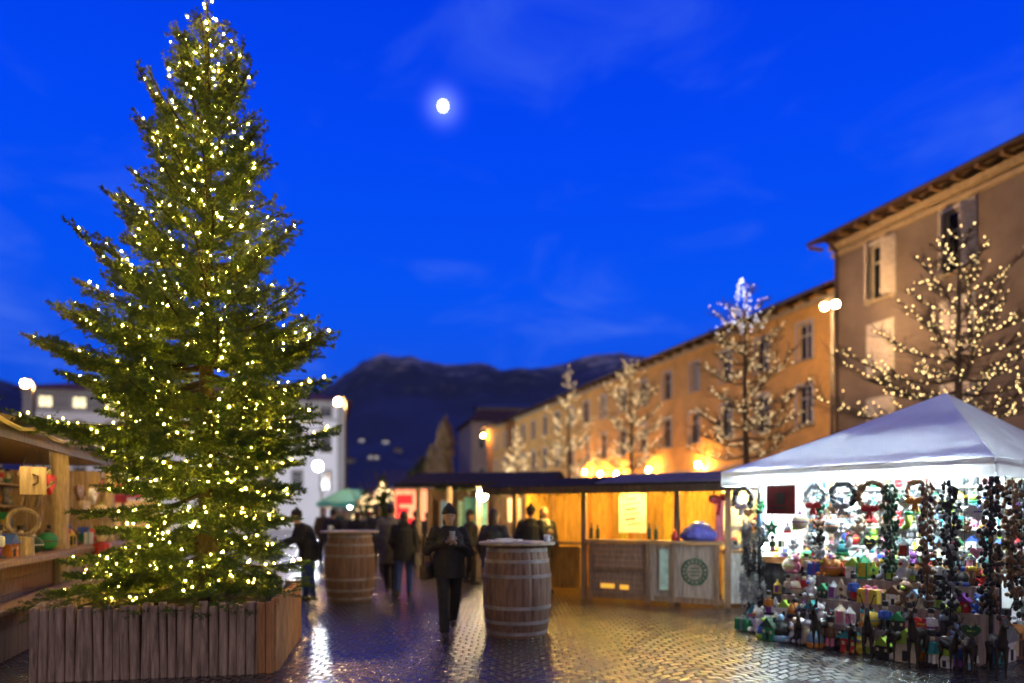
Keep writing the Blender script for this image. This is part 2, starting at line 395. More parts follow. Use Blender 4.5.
def add_branch(az, ztip, r, elev, sag):
    z0 = ztip - r * math.tan(elev)
    z0 = max(0.75, min(z0, ztop - 0.12))
    pts = []
    for i in range(9):
        u = i / 8
        q = r * u; z = z0 + (ztip - z0) * u - sag * r * math.sin(math.pi * u) * (1 - 0.3 * u)
        a = az + 0.06 * math.sin(3 * u + az * 5)
        pts.append(Vector((q * math.cos(a), q * math.sin(a), z)))
    branches.append((pts, r))
zz = 0.86; az = 0.0
while zz < ztop - 0.1:
    t = (zz - 0.75) / (ztop - 0.75)
    k = 6 if t < 0.85 else 5
    for i in range(k):
        az += 2.399963 + rnd.uniform(-0.25, 0.25)
        z = zz + rnd.uniform(-0.1, 0.1)
        r = rad_at(z) * rnd.choice([0.70, 0.82, 0.92, 1.0, 1.0, 1.08]) * (0.90 + 0.14 * math.sin(zz * 2 * math.pi / 0.62) ** 2 if t < .75 else 1)
        if math.cos(az) < -0.5: r *= 1.06 if z > 2.2 else (0.93 if z > 1.5 else 0.84)
        if math.sin(az) > 0.6: r *= 0.92
        if math.cos(az) > 0.2: r *= 1 - 0.30 * max(0, min(1, (2.5 - z) / 0.8)) * min(1, math.cos(az) * 1.5)
        if math.sin(az) < -0.7: r *= 0.93
        el = R(-12 + 62 * t ** 1.15 + rnd.uniform(-7, 7))
        add_branch(az, z, r, el, 0.10 if t < 0.6 else 0.04)
    zz += 0.195 if t < 0.8 else 0.16
for px, py, az_, el in ((60, 221, 176, 38), (90, 181, 170, 40), (127, 108, 172, 55), (140, 75, 190, 60), (330, 336, -8, 8), (42, 345, 186, 5), (291, 222, 6, 28),
                        (255, 120, 10, 40), (262, 160, -5, 38), (172, 30, 180, 66), (240, 42, 5, 64), (248, 72, -10, 55), (306, 318, 10, 10), (78, 320, 195, 14), (318, 420, -20, -4), (50, 425, 200, -6), (303, 490, -25, -10),
                        (62, 562, 180, -14), (52, 592, 182, -14), (300, 395, -12, 0), (70, 378, 172, 2)):
    a = R(az_); r = abs((px - 203) / S_ / math.cos(a)); add_branch(a, EYE + (HZ - py) / S_, r, R(el), 0.10)
    for q in range(2): add_branch(a + rnd.uniform(-.14, .14), EYE + (HZ - py) / S_ - rnd.uniform(.05, .16), r * rnd.uniform(.78, .95), R(el), 0.12)
segs = []; light_pts = []; limb = MB()
limb.tube([(0, 0, 0.0), (0.01, 0.0, 1.5), (-0.01, 0.01, 3.2), (0.0, 0.0, 5.0), (0.01, 0, 6.6), (0.0, 0, ztop)], [0.12, 0.10, 0.08, 0.055, 0.03, 0.008], n=10)
segs.append([0, 0, ztop - 0.7, 0, 0, ztop])
UPV = Vector((0, 0, 1))
for pts, r in branches:
    limb.tube(pts, [0.008 + 0.016 * r * (1 - i / 8) for i in range(9)], n=5, cap=False)
    def P(u):
        x = u * 8; i = min(7, int(x)); return pts[i].lerp(pts[i + 1], x - i)
    if r < 0.12:
        segs.append([*P(0), *P(1)]); continue
    for i in range(8): 
        if i > 0: segs.append([*pts[i], *pts[i + 1]])
    n_tw = int(r / 0.042)
    roll = rnd.uniform(-0.3, 0.3)
    for k in range(n_tw):
        u = 0.14 + 0.86 * (k + rnd.random()) / n_tw
        p = P(u); ax = (P(min(1, u + 0.06)) - P(u - 0.06)).normalized()
        sd = ax.cross(UPV).normalized(); upn = sd.cross(ax)
        sg = 1 if k % 2 else -1
        ln = (0.10 + 0.34 * r * (1 - u) ** 0.75 + 0.05 * rnd.random()) * rnd.uniform(0.75, 1.15)
        ln = min(ln, 0.5)
        tilt = roll + rnd.uniform(-0.35, 0.35)
        d = ax * 0.75 + (sd * math.cos(tilt) * sg + upn * math.sin(tilt)) * 0.75
        d.normalize()
        e1 = p + d * ln + Vector((0, 0, -0.10 * ln))
        segs.append([*p, *e1])
        for j in range(int(ln / 0.075)):
            v = 0.3 + 0.65 * (j + rnd.random()) / max(1, int(ln / 0.075))
            b = p.lerp(e1, v); s2 = d.cross(upn).normalized() * (1 if j % 2 else -1)
            d2 = (d * 0.8 + s2 * 0.7 + upn * rnd.uniform(-0.25, 0.3)).normalized()
            l2 = (0.05 + 0.28 * ln * (1 - v)) * rnd.uniform(0.8, 1.2)
            segs.append([*b, *(b + d2 * l2)])
    # where this branch carries lights: it sags from tuft to tuft over the branch
    if r > 0.25 and rnd.random() < 0.95:
        m_ = max(2, int(r * rnd.uniform(4.6, 7.4))); ch = []
        for k in range(m_):
            u = 0.30 + 0.70 * (k + rnd.random()) / m_
            p = P(u); ax = (P(min(1, u + .05)) - P(u - .05)).normalized(); sd = ax.cross(UPV).normalized()
            q = p + sd * rnd.uniform(-1, 1) * (0.05 + 0.22 * r * (1 - u)) + Vector((0, 0, rnd.uniform(0.0, 0.06)))
            ch.append(q)
        light_pts.append(ch)
for k in range(26):    # the leader wrapped tightly
    z = ztop - 0.02 - k * 0.05; a = k * 2.4; q = 0.03 + rad_at(z) * rnd.uniform(0.3, 0.9)
    light_pts.append([Vector((q * math.cos(a), q * math.sin(a), z + 0.03))])
tree = thing('spruce_tree', 'tall decorated spruce in the wooden planter, full of warm fairy lights', 'tree', (TX, TY, 0))
limb.build('trunk', M_BARK, tree, smooth=True)
NV = needles(segs, 195, 0.046, 0.013, 0.95)
tri_mesh('crown', NV, M_NEEDLE, tree)
print('needles', len(NV), 'light pts', sum(len(c) for c in light_pts))

# the string of lights in the spruce
M_BULB = glow('warm_fairy_bulb', (1.0, 0.63, 0.06), 400)
fl = thing('fairy_lights', 'warm yellow fairy lights wound all over the tall spruce', 'string lights', (TX, TY, 0))
wire = MB(); rest = MB(); allp = []
last = None
for ch in light_pts:
    allp += ch
path = []                             # one cable, led back to the trunk between the boughs
for ch in light_pts: path += [Vector((0.03, -0.03, ch[0].z))] + ch
wire.tube(path, 0.002, n=4, cap=False); wire.build('cable', M_CABLE, fl)
bmsh = MB(); bmsh.ell((0, 0, 0), (0.0085, 0.0085, 0.011), n=6, m=4)
allp.sort(key=lambda p: p.y)          # the nearest hundred are parts of their own
front_p = allp[:200]; rnd.shuffle(front_p); chosen = set(map(id, front_p[:100]))
proto = None
for p in allp:
    if id(p) in chosen:
        if proto is None: proto = bmsh.build('bulb', M_BULB, fl, loc=p, smooth=True)
        else:
            c = copy_obj(proto, fl); c.location = p; k_ = rnd.choice([.65, .8, 1, 1, 1.25]); c.scale = (k_, k_, k_)
    else:
        k_ = rnd.choice([.65, .8, 1, 1, 1.25]); rest.ell(p, (0.0085 * k_, 0.0085 * k_, 0.011 * k_), n=6, m=4)
struct(rest.build('bulb', M_BULB, fl, smooth=True), 'stuff')

# ------------------------------------------------------------------ planter
PF = Frame(-3.71, 7.78, R(10.8)); HW = 1.10
pl = thing('planter', 'square planter of upright weathered half logs holding the tall spruce', 'planter', (PF.o.x, PF.o.y, 0), R(10.8))
M_LOG = wood('weathered_log', (0.38, 0.265, 0.20), var=0.6); M_WARM_SIDE = wood('warm_lit_orange_wood', (0.42, 0.19, 0.07))  # second wood: lighter orange, with the warm light on it put into the colour
def log_row(x0, x1, y, ax):
    m = MB(); x = x0
    while x < x1 - 0.02:
        wd = min(rnd.uniform(0.065, 0.095), x1 - x); h = rnd.uniform(0.68, 0.735); c = x + wd / 2; lean = rnd.uniform(-0.008, 0.008)
        prof = [(0, 0), (0, h), (0, h)]
        ring = [(math.cos(math.pi * (0.0 + k / 7)) * wd * 0.5, -abs(math.sin(math.pi * k / 7)) * wd * 0.42 - 0.02) for k in range(8)]
        ring += [(-wd * 0.5, 0.03), (wd * 0.5, 0.03)]
        vs = []
        for z, sc in ((0.0, 1.0), (h * 0.5, rnd.uniform(0.93, 1.02)), (h - 0.012, 0.97), (h, 0.86)):
            for a, b in ring:
                q = (c + a * sc + lean * z / h * 3, y + b * sc)
                vs.append((q[0], q[1], z) if ax == 'x' else (-q[1], q[0], z))
        N = len(ring); fs = [(i * N + k, i * N + (k + 1) % N, (i + 1) * N + (k + 1) % N, (i + 1) * N + k) for i in range(3) for k in range(N)]
        fs.append(tuple(range(3 * N, 4 * N))); m.add(vs, fs); x += wd + 0.001
    return m
log_row(-HW, HW - 0.14, -HW, 'x').build('front_panel', M_LOG, pl)
log_row(-HW + 0.05, HW - 0.05, -HW, 'y').build('side_panel', M_WARM_SIDE, pl)
log_row(-HW + 0.05, HW - 0.05, HW, 'y').build('side_panel', M_LOG, pl)
log_row(-HW, HW, HW + 0.03, 'x').build('back_panel', M_LOG, pl)
pm = MB(); pm.box((HW - 0.10, -HW - 0.02, 0.355), (0.075, 0.05, 0.71)); pm.box((HW - 0.02, -HW - 0.02, 0.36), (0.075, 0.06, 0.72))
pm.build('corner_post', M_WARM_SIDE, pl, bevel=0.006)
sm = MB(); sm.add([(-HW, -HW, 0.6), (HW, -HW, 0.6), (HW, HW, 0.6), (-HW, HW, 0.6)], [(0, 1, 2, 3)])
sm.build('soil', mat('dark_soil', (0.03, 0.022, 0.016), 0.95, bump=0.6), pl)
# cut spruce boughs laid over the soil and the rim
bs = []
for k in range(150):
    a = rnd.uniform(0, 6.28); q = rnd.uniform(0.5, 1.12)
    x, y = max(-1.12, min(1.12, q * 1.3 * math.cos(a))), max(-1.12, min(1.12, q * 1.3 * math.sin(a)))
    p = Vector((x, y, 0.68 + rnd.uniform(-0.04, 0.10))); d = Vector((math.cos(a) + rnd.uniform(-.6, .6), math.sin(a) + rnd.uniform(-.6, .6), rnd.uniform(-0.45, 0.4))).normalized()
    e1 = p + d * rnd.uniform(0.2, 0.36); bs.append([*p, *e1])
    for j in range(6):
        b = p.lerp(e1, 0.2 + 0.13 * j); s = d.cross(UPV).normalized() * (1 if j % 2 else -1); bs.append([*b, *(b + (d * 0.7 + s * 0.7).normalized() * (0.13 - 0.014 * j))])
bo = tri_mesh('spruce_boughs', needles(bs, 120, 0.036, 0.007), M_NEEDLE)
bo.location = PF.o; bo.rotation_euler = (0, 0, R(10.8)); tag(bo, 'cut green boughs heaped on the planter rim under the lit spruce', 'greenery')
# ================================================================== buildings
def wall(mb, L0, L1, z0, z1, ops, y=0.0, depth=0.22, mi=0, mr_=0):
    """front wall in the xz plane at y (outward +y), with real openings (x0,x1,za,zb)"""
    xs = sorted({L0, L1, *[o[0] for o in ops], *[o[1] for o in ops]}); zs = sorted({z0, z1, *[o[2] for o in ops], *[o[3] for o in ops]})
    for i in range(len(xs) - 1):
        for j in range(len(zs) - 1):
            cx, cz = (xs[i] + xs[i + 1]) / 2, (zs[j] + zs[j + 1]) / 2
            if any(o[0] < cx < o[1] and o[2] < cz < o[3] for o in ops): continue
            mb.add([(xs[i], y, zs[j]), (xs[i + 1], y, zs[j]), (xs[i + 1], y, zs[j + 1]), (xs[i], y, zs[j + 1])], [(0, 1, 2, 3)], mi)
    for a, b, c, d in ops:
        r = [(a, c), (b, c), (b, d), (a, d)]
        for k in range(4):
            p, q = r[k], r[(k + 1) % 4]
            mb.add([(p[0], y, p[1]), (q[0], y, q[1]), (q[0], y - depth, q[1]), (p[0], y - depth, p[1])], [(0, 1, 2, 3)], mr_)
def window_set(parent, w, h, fm, pm, sm, surround=0.10, sill=True):
    """window > pane, sill : origin at the centre of the opening, on the wall face"""
    m = MB(); t = surround
    for sx in (-1, 1): m.box((sx * (w / 2 + t / 2), 0.02, 0), (t, 0.05, h + 2 * t))
    m.box((0, 0.018, h / 2 + t / 2), (w, 0.05, t))
    if not sill: m.box((0, 0.018, -h / 2 - t / 2), (w, 0.05, t))
    for sx in (-1, 1): m.box((sx * (w / 2 - 0.03), -0.14, 0), (0.06, 0.05, h))
    for z in (-h / 2 + 0.03, h * 0.18, h / 2 - 0.03): m.box((0, -0.142, z), (w - 0.12, 0.05, 0.06))
    m.box((0, -0.139, 0), (0.05, 0.055, h - 0.12))
    o = m.build('window', fm, parent)
    p = MB(); p.box((0, -0.18, 0), (w, 0.02, h)); p.build('pane', pm, o)
    if sill:
        s = MB(); s.box((0, 0.06, -h / 2 - 0.05), (w + 0.3, 0.14, 0.07)); s.build('sill', sm, o)
    return o
def copy_tree(o, parent):
    c = copy_obj(o, parent)
    for ch in o.children: copy_obj(ch, c)
    return c
PANE = glass('dark_window_pane'); PANE2 = glass('bluish_window_pane', (0.03, 0.04, 0.06), 0.15)
BLIND = mat('drawn_blind', (0.45, 0.45, 0.42), 0.8)
STONE = mat('pale_stone_trim', (0.42, 0.34, 0.24), 0.8); WHITEF = mat('white_window_frame', (0.5, 0.47, 0.42), 0.6)
def matte(m):
    m.node_tree.nodes['Principled BSDF'].inputs['Specular IOR Level'].default_value = 0.08; return m
TILE = matte(mat('roof_tiles', (0.10, 0.055, 0.04), 0.9, scale=9, bump=0.5)); EAVE = mat('eave_timber', (0.07, 0.045, 0.03), 0.8)
METAL = mat('dark_iron', (0.03, 0.03, 0.032), 0.45, metal=0.6); GUTTER = mat('copper_gutter', (0.05, 0.035, 0.03), 0.5, metal=0.4)
AB = R(109.08); ox, oy = 13.45, 28.0
BF = Frame(ox, oy, AB)
# ---- long ochre building
yb = thing('apartment_building', 'long ochre two-row-window building running along the right side of the square', 'building', (ox, oy, 0), AB)
OCHRE = mat('ochre_plaster', (0.68, 0.37, 0.10), 0.85, var=0.22, scale=0.7, bump=0.15, bscale=30)
OCH2 = mat('ochre_plaster_base', (0.38, 0.24, 0.10), 0.85, var=0.2, scale=0.8)
SX = [1.97 + 2.77 * i for i in range(17)]
ops = []
for s in SX: ops += [(s - .43, s + .43, 8.36, 9.94), (s - .45, s + .45, 5.52, 7.22), (s - .6, s + .6, 0.0, 2.9)]
m = MB(); wall(m, 0.02, 49.4, 0, 11.0, ops)
m.add([(49.4, 0, 0), (49.4, -11, 0), (49.4, -11, 11), (49.4, 0, 11)], [(0, 1, 2, 3)]); m.add([(49.4, -11, 11), (49.4, -5.5, 13.2), (49.4, 0, 11)], [(0, 1, 2)])
m.build('wall', OCHRE, yb)
m = MB(); m.box((24.7, 0.05, 4.0), (49.4, 0.10, 0.14)); m.box((24.7, 0.06, 10.72), (49.4, 0.16, 0.26)); m.build('moulding', STONE, yb)
wu = window_set(yb, 0.86, 1.58, WHITEF, PANE, STONE); wl = window_set(yb, 0.90, 1.70, WHITEF, PANE, STONE)
for i, s in enumerate(SX):
    a, b = (wu, wl) if i == 0 else (copy_tree(wu, yb), copy_tree(wl, yb))
    a.location = (s, 0, 9.15); b.location = (s, 0, 6.37)
    if i in (3, 7, 9): 
        for ch in a.children:
            if ch.name.startswith('pane'): ch.data = ch.data.copy(); ch.data.materials[0] = BLIND
    d = MB(); d.box((s, -0.18, 1.45), (1.2, 0.04, 2.9)); 
    if i == 0: dd = d
    else: dd.add(d.v, d.f)
dd.build('arcade_shutter', mat('dark_shop_shutter', (0.06, 0.05, 0.045), 0.6), yb)
m = MB(); m.prism([(0.75, 10.86), (0.75, 11.02), (-5.5, 13.5), (-11.6, 11.02), (-11.6, 10.86), (-5.5, 13.3)], 'x', 0.02, 49.9)
rf = m.build('roof', TILE, yb)
m = MB(); m.tube([(0.1, 0.80, 10.9), (49.8, 0.80, 10.9)], 0.08, n=8); m.build('gutter', GUTTER, rf)
m = MB(); m.box((0.6, -1.2, 12.2), (0.5, 0.5, 1.5)); m.box((0.6, -1.2, 13.0), (0.7, 0.7, 0.12)); m.build('chimney', OCH2, rf)
m = MB(); m.box((0, 0, 0), (0.12, 0.68, 0.12)); r0 = m.build('rafter', EAVE, rf, loc=(0.6, 0.38, 10.80))
for k in range(1, 50): copy_obj(r0, rf).location = (0.6 + k * 0.98, 0.38, 10.80)
# ---- tall brown house
bb = thing('corner_house', 'tall brown-plastered house with pale shutters at the right edge', 'building', (ox, oy, 0), AB)
BROWN = mat('brown_plaster', (0.15, 0.115, 0.10), 0.9, var=0.3, scale=0.5, bump=0.15, bscale=25)
BX = [-2.27, -5.35, -8.2, -11.3]; ops = []
for s in BX: ops += [(s - .5, s + .5, 9.75, 11.85), (s - .5, s + .5, 6.9, 8.75), (s - .5, s + .5, 4.1, 5.9)]
m = MB(); wall(m, -16, 0.0, 0, 12.9, ops, y=0.30)
m.add([(0, 0.30, 0), (0, -11, 0), (0, -11, 12.9), (0, 0.30, 12.9)], [(0, 1, 2, 3)])
m.build('wall', BROWN, bb)
m = MB(); m.box((-7.98, 0.42, 12.42), (16.1, 0.26, 0.22)); m.box((-7.98, 0.36, 12.12), (16.06, 0.13, 0.16)); m.build('cornice', mat('cornice_plaster', (0.36, 0.27, 0.17), 0.85), bb)
m = MB(); m.prism([(1.05, 12.66), (1.05, 12.8), (-5.4, 15.0), (-12, 12.8), (-12, 12.66), (-5.4, 14.8)], 'x', -16.5, 0.62)
rf = m.build('roof', TILE, bb)
m = MB(); m.tube([(-16.4, 1.10, 12.72), (0.62, 1.10, 12.72)], 0.08, n=8); m.build('gutter', GUTTER, rf)
m = MB(); m.box((0, 0, 0), (0.13, 0.66, 0.12)); r0 = m.build('rafter', wood('soffit_timber', (0.20, 0.12, 0.06)), rf, loc=(-16, 0.70, 12.59))
for k in range(1, 22): copy_obj(r0, rf).location = (-16 + k * 0.79, 0.70, 12.59)
m = MB(); m.tube([(-0.25, 0.42, 0), (-0.25, 0.42, 12.2), (-0.25, 0.8, 12.5), (-0.25, 1.08, 12.62)], 0.065, n=8); m.build('downpipe', GUTTER, bb)
SH = mat('pale_grey_shutter', (0.52, 0.46, 0.43), 0.7); SHO = mat('orange_lit_blind', (0.55, 0.22, 0.06), 0.7)
def shutter(parent, sx, w, h):
    m = MB(); m.box((0, 0, 0), (w, 0.05, h))
    for k in range(int(h / 0.12)): m.box((0, 0.03, -h / 2 + 0.10 + k * 0.12), (w - 0.10, 0.03, 0.05))
    return m.build('shutter', SH, parent)
for i, s in enumerate(BX):
    for j, (z, h, state) in enumerate(((10.8, 2.1, ['half', 'half', 'shut', 'shut'][i]), (7.82, 1.85, 'shut'), (5.0, 1.8, 'shut'))):
        wdw = window_set(bb, 1.0, h, WHITEF, PANE, STONE, surround=0.12); wdw.location = (s, 0.30, z)
        if state == 'shut':
            for sx in (-1, 1):
                q = shutter(wdw, sx, 0.5, h); q.location = (sx * 0.252, 0.07, 0)
        elif state == 'half':
            for sx in (-1, 1):
                q = shutter(wdw, sx, 0.5, h); q.location = (sx * 0.5, 0.20, 0); q.rotation_euler = (0, 0, sx * R(-52))
        else:
            for sx in (-1, 1):
                q = shutter(wdw, sx, 0.52, h); q.location = (sx * 0.9, 0.085, 0)
# ---- pale palace behind the spruce
WA = R(15.3); wx, wy = -47.3, 66.0
wf = Frame(wx, wy, WA + math.pi)       # local +y faces the square; local x runs to the left
wb = thing('town_hall', 'pale white palace with a row of small attic windows behind the spruce', 'building', (wx, wy, 0), WA + math.pi)
PALE = mat('pale_plaster', (0.82, 0.85, 0.95), 0.85, var=0.06, scale=0.4); GREYT = mat('grey_stone_trim', (0.33, 0.33, 0.36), 0.8)
LIT = glow('lit_attic_window', (1.0, 0.86, 0.5), 1.6)
WL = 30.3
cols = [1.9 + 2.93 * i for i in range(10)]; ops = []
for s in cols: ops += [(-s - .6, -s + .6, 12.05, 13.15), (-s - .5, -s + .5, 8.25, 10.15), (-s - .5, -s + .5, 4.2, 6.2)]
m = MB(); wall(m, -WL, 0, 0, 13.8, ops)
for xx in (0, -WL): m.add([(xx, 0, 0), (xx, -14, 0), (xx, -14, 13.8), (xx, 0, 13.8)], [(0, 1, 2, 3)])
m.build('wall', PALE, wb)
m = MB(); m.box((-WL / 2, 0.1, 13.62), (WL + 0.2, 0.3, 0.3)); m.box((-WL / 2, 0.04, 11.75), (WL + 0.1, 0.14, 0.2)); m.box((-WL / 2, 0.04, 13.33), (WL + 0.1, 0.12, 0.14))
for s in (0.45, WL - 0.45): m.box((-s, 0.06, 6.7), (0.8, 0.16, 13.8 - .02))
m.build('cornice', GREYT, wb)
m = MB(); m.lathe([(0.10, 11.88), (0.16, 12.3), (0.09, 12.9), (0.13, 13.22)], n=6); b0 = m.build('baluster', GREYT, wb, loc=(-(cols[0] + .93), .08, 0))
for k in range(len(cols) - 1):
    for q in range(5):
        if k + q: copy_obj(b0, wb).location = (-(cols[k] + 0.93 + q * 0.27), 0.08, 0)
for i, s in enumerate(cols):
    for j, (z, h) in enumerate(((12.6, 1.1), (9.2, 1.9), (5.2, 2.0))):
        o = window_set(wb, 1.2 if j == 0 else 1.0, h, GREYT, (LIT if (j == 0 and i in (0, 1, 2, 3)) else PANE2), GREYT, surround=0.16); o.location = (-s, 0, z)
        if j == 1:
            p = MB(); p.prism([(-0.85, 1.2), (0.85, 1.2), (0.55, 1.55), (0, 1.75), (-0.55, 1.55)], 'y', 0.0, 0.18); p.build('pediment', GREYT, o)
m = MB(); m.add([(0.8, 0.8, 13.8), (-WL - .8, 0.8, 13.8), (-WL - .8, -14.8, 13.8), (0.8, -14.8, 13.8), (-7, -7, 16.2), (-WL + 7, -7, 16.2)], [(0, 1, 5, 4), (1, 2, 5), (2, 3, 4, 5), (3, 0, 4), (0, 3, 2, 1)])
rf = m.build('roof', mat('red_roof_tiles', (0.16, 0.06, 0.045), 0.85), wb)
# ---- houses beyond the ochre building
hw = mat('far_plaster', (0.30, 0.24, 0.22), 0.9)
def house(label, x, d, w, dp, h, hr, rz, roofm, cat='house', nwin=4, hip=True):
    o = thing('house', label, cat, (x, d, 0), rz)
    ops = [(-w / 2 + (i + .5) * w / nwin - .45, -w / 2 + (i + .5) * w / nwin + .45, h * f, h * f + 1.5) for i in range(nwin) for f in (0.45, 0.74)]
    m = MB(); wall(m, -w / 2, w / 2, 0, h, [(a, b, c, e) for a, b, c, e in ops], y=dp / 2)
    for sx in (-1, 1): m.add([(sx * w / 2, dp / 2, 0), (sx * w / 2, -dp / 2, 0), (sx * w / 2, -dp / 2, h), (sx * w / 2, dp / 2, h)], [(0, 1, 2, 3)])
    m.build('wall', hw, o)
    m = MB(); e = 0.6; i_ = w * 0.25 if hip else 0
    m.add([(-w / 2 - e, -dp / 2 - e, h), (w / 2 + e, -dp / 2 - e, h), (w / 2 + e, dp / 2 + e, h), (-w / 2 - e, dp / 2 + e, h), (-w / 2 + i_ - e, 0, hr), (w / 2 - i_ + e, 0, hr)], [(0, 1, 5, 4), (1, 2, 5), (2, 3, 4, 5), (3, 0, 4), (0, 3, 2, 1)])
    m.build('roof', roofm, o)
    p0 = None
    for a, b, c, d_ in ops:
        q = window_set(o, 0.9, 1.5, WHITEF, PANE2, STONE) if p0 is None else copy_tree(p0, o)
        p0 = p0 or q; q.location = ((a + b) / 2, dp / 2, (c + d_) / 2)
    return o
house('brown house with reddish hipped roof past the far end of the ochre building', -1.2, 96, 11, 10, 13.8, 16.2, math.pi + R(14), TILE)
house('dark flat-topped block rising behind the reddish hipped roof', -0.9, 130, 11, 11, 21.0, 22.4, math.pi, mat('slate_roof', (0.05, 0.055, 0.07), 0.7), cat='building')
# village at the mountain foot, windows lit
VL = glow('village_window_light', (0.9, 0.88, 0.85), 1.5)
M_VW = mat('village_wall', (0.3, 0.29, 0.28), 0.9)
M_DF = needle_mat('far_fir_needles', (0.02, 0.035, 0.02), (0.03, 0.05, 0.025), (0.045, 0.065, 0.03))
for px, py, lb, w in ((362, 446, 'leftmost of the lit houses on the mountain foot', 8), (373, 467, 'brightest low white house at the mountain foot behind the stalls', 14), (387, 444, 'small lit house high on the mountain foot right of centre', 9), (400, 452, 'dim house on the mountain foot nearest the poplars', 10), (352, 478, 'low dark house beside the palace corner', 12)):
    p = on_slope(px, py); d = p.y; z = 3.0; w *= 1.3
    o = thing('house', lb, 'house', (p.x, d, p.z - 1), math.pi)
    m = MB(); m.box((0, 0, z / 2 + 1.0), (w, 8, z + 4)); m.build('wall', M_VW, o)
    m = MB(); m.prism([(-w / 2 - 1, z + 3), (w / 2 + 1, z + 3), (0, z + 6)], 'y', -4.6, 4.6); m.build('roof', TILE, o)
    m = MB()
    for q in ((-w * .25, w * .25) if w > 8 else (0,)): m.box((q, 4.05, z + .5), (2.2, 0.1, 2.0))
    m.build('window', VL if 'dim' not in lb and 'dark' not in lb else PANE2, o)

# ------------------------------------------------------------------ street lamps
M_LAMP = glow('warm_street_lamp', (1.0, 0.50, 0.16), 1800); M_LAMPW = glow('white_flood_lamp', (0.85, 0.93, 1.0), 2200)
M_LAMPY = glow('warm_white_lamp', (1.0, 0.58, 0.22), 1500)
def lamp_post(label, p, post_off, gm, r=0.17, group=None):
    o = thing('street_lamp', label, 'street lamp', (p.x + post_off, p.y, 0), 0, group)
    m = MB(); m.lathe([(0.14, 0), (0.14, 0.25), (0.08, 0.35), (0.06, p.z - 0.6), (0.05, p.z + 0.15)], n=10)
    m.build('post', METAL, o, smooth=True)
    m = MB(); m.tube([(0, 0, p.z - 0.1), (-post_off * 0.5, 0, p.z + 0.28), (-post_off, 0, p.z + 0.26)], 0.03, n=6); m.lathe([(0.20, p.z + 0.16), (0.14, p.z + 0.24), (0.04, p.z + 0.30)], (-post_off, 0, 0), n=12)
    m.build('arm', METAL, o)
    m = MB(); m.ell((-post_off, 0, p.z), r, n=14, m=10); m.build('lamp_globe', gm, o, smooth=True)
lamp_post('glowing lamp on a dark post left of the palace', at(25, 384, 34), 0.45, M_LAMP, r=.15)
lamp_post('glowing lamp on a dark post at the palace corner right of the spruce', at(338, 402, 34), 0.40, M_LAMP, r=.15)
lamp_post('cold white floodlight on a low post before the palace', at(318, 466, 54), 0.3, M_LAMPW, r=.30)
# twin lamp beside the brown house
p = at(826, 310, 24)
o = thing('street_lamp', 'tall twin-headed lamp post standing at the end of the ochre building', 'street lamp', (at(832, 310, 24).x, 24, 0))
m = MB(); m.lathe([(0.15, 0), (0.15, 0.3), (0.075, 0.5), (0.05, p.z + 0.4)], n=10); m.build('post', METAL, o, smooth=True)
m = MB(); m.tube([(-0.45, -.4, p.z + 0.20), (-.2, 0, p.z + 0.40), (0, 0, p.z + .4), (-.07, -.4, p.z + 0.26)], 0.025, n=6); m.build('arm', METAL, o)
for px_ in (819.5, 830):
    x = at(px_, 310, 24).x - at(832, 310, 24).x
    m = MB(); m.ell((x, -0.40, p.z + (0.0 if px_ < 825 else 0.08)), (0.12, 0.11, 0.11), n=14, m=10); m.build('lamp_globe', M_LAMPY, o, smooth=True)
# sconces on the ochre facade; the one under the tree is added for light
M_SC = glow('orange_sconce', (1.0, 0.45, 0.10), 1100)
for i, (px_, py_) in enumerate(((590, 472), (606, 474), (622, 474), (705, 465), (655, 470), (487, 436))):
    k = (px_ - 512) / F; s = (13.45 - 28 * k) / (.945 * k + .3269); d = 28 + .945 * s; z = EYE + (HZ - py_) / F * d
    o = thing('wall_lamp', ['orange wall lamp on the ochre facade, left of the middle pair', 'orange wall lamp on the ochre facade in the middle of the close trio', 'orange wall lamp on the ochre facade, right end of the close trio', 'orange wall lamp on the ochre facade nearest the white gazebo', 'added orange wall lamp on the ochre facade under the light-strung tree', 'high small wall lamp at the far end of the ochre facade'][i], 'wall lamp', BF.w(s, 0.0, z), AB)
    m = MB(); m.box((0, 0.06, 0.12), (0.12, 0.12, 0.3)); m.tube([(0, 0.05, 0.22), (0, 0.40, 0.30), (0, 0.45, 0.18)], 0.02, n=6); m.build('bracket', METAL, o)
    m = MB(); m.ell((0, 0.45, 0.0), (0.10, 0.10, 0.13), n=12, m=8); m.build('lamp_globe', M_SC, o, smooth=True)
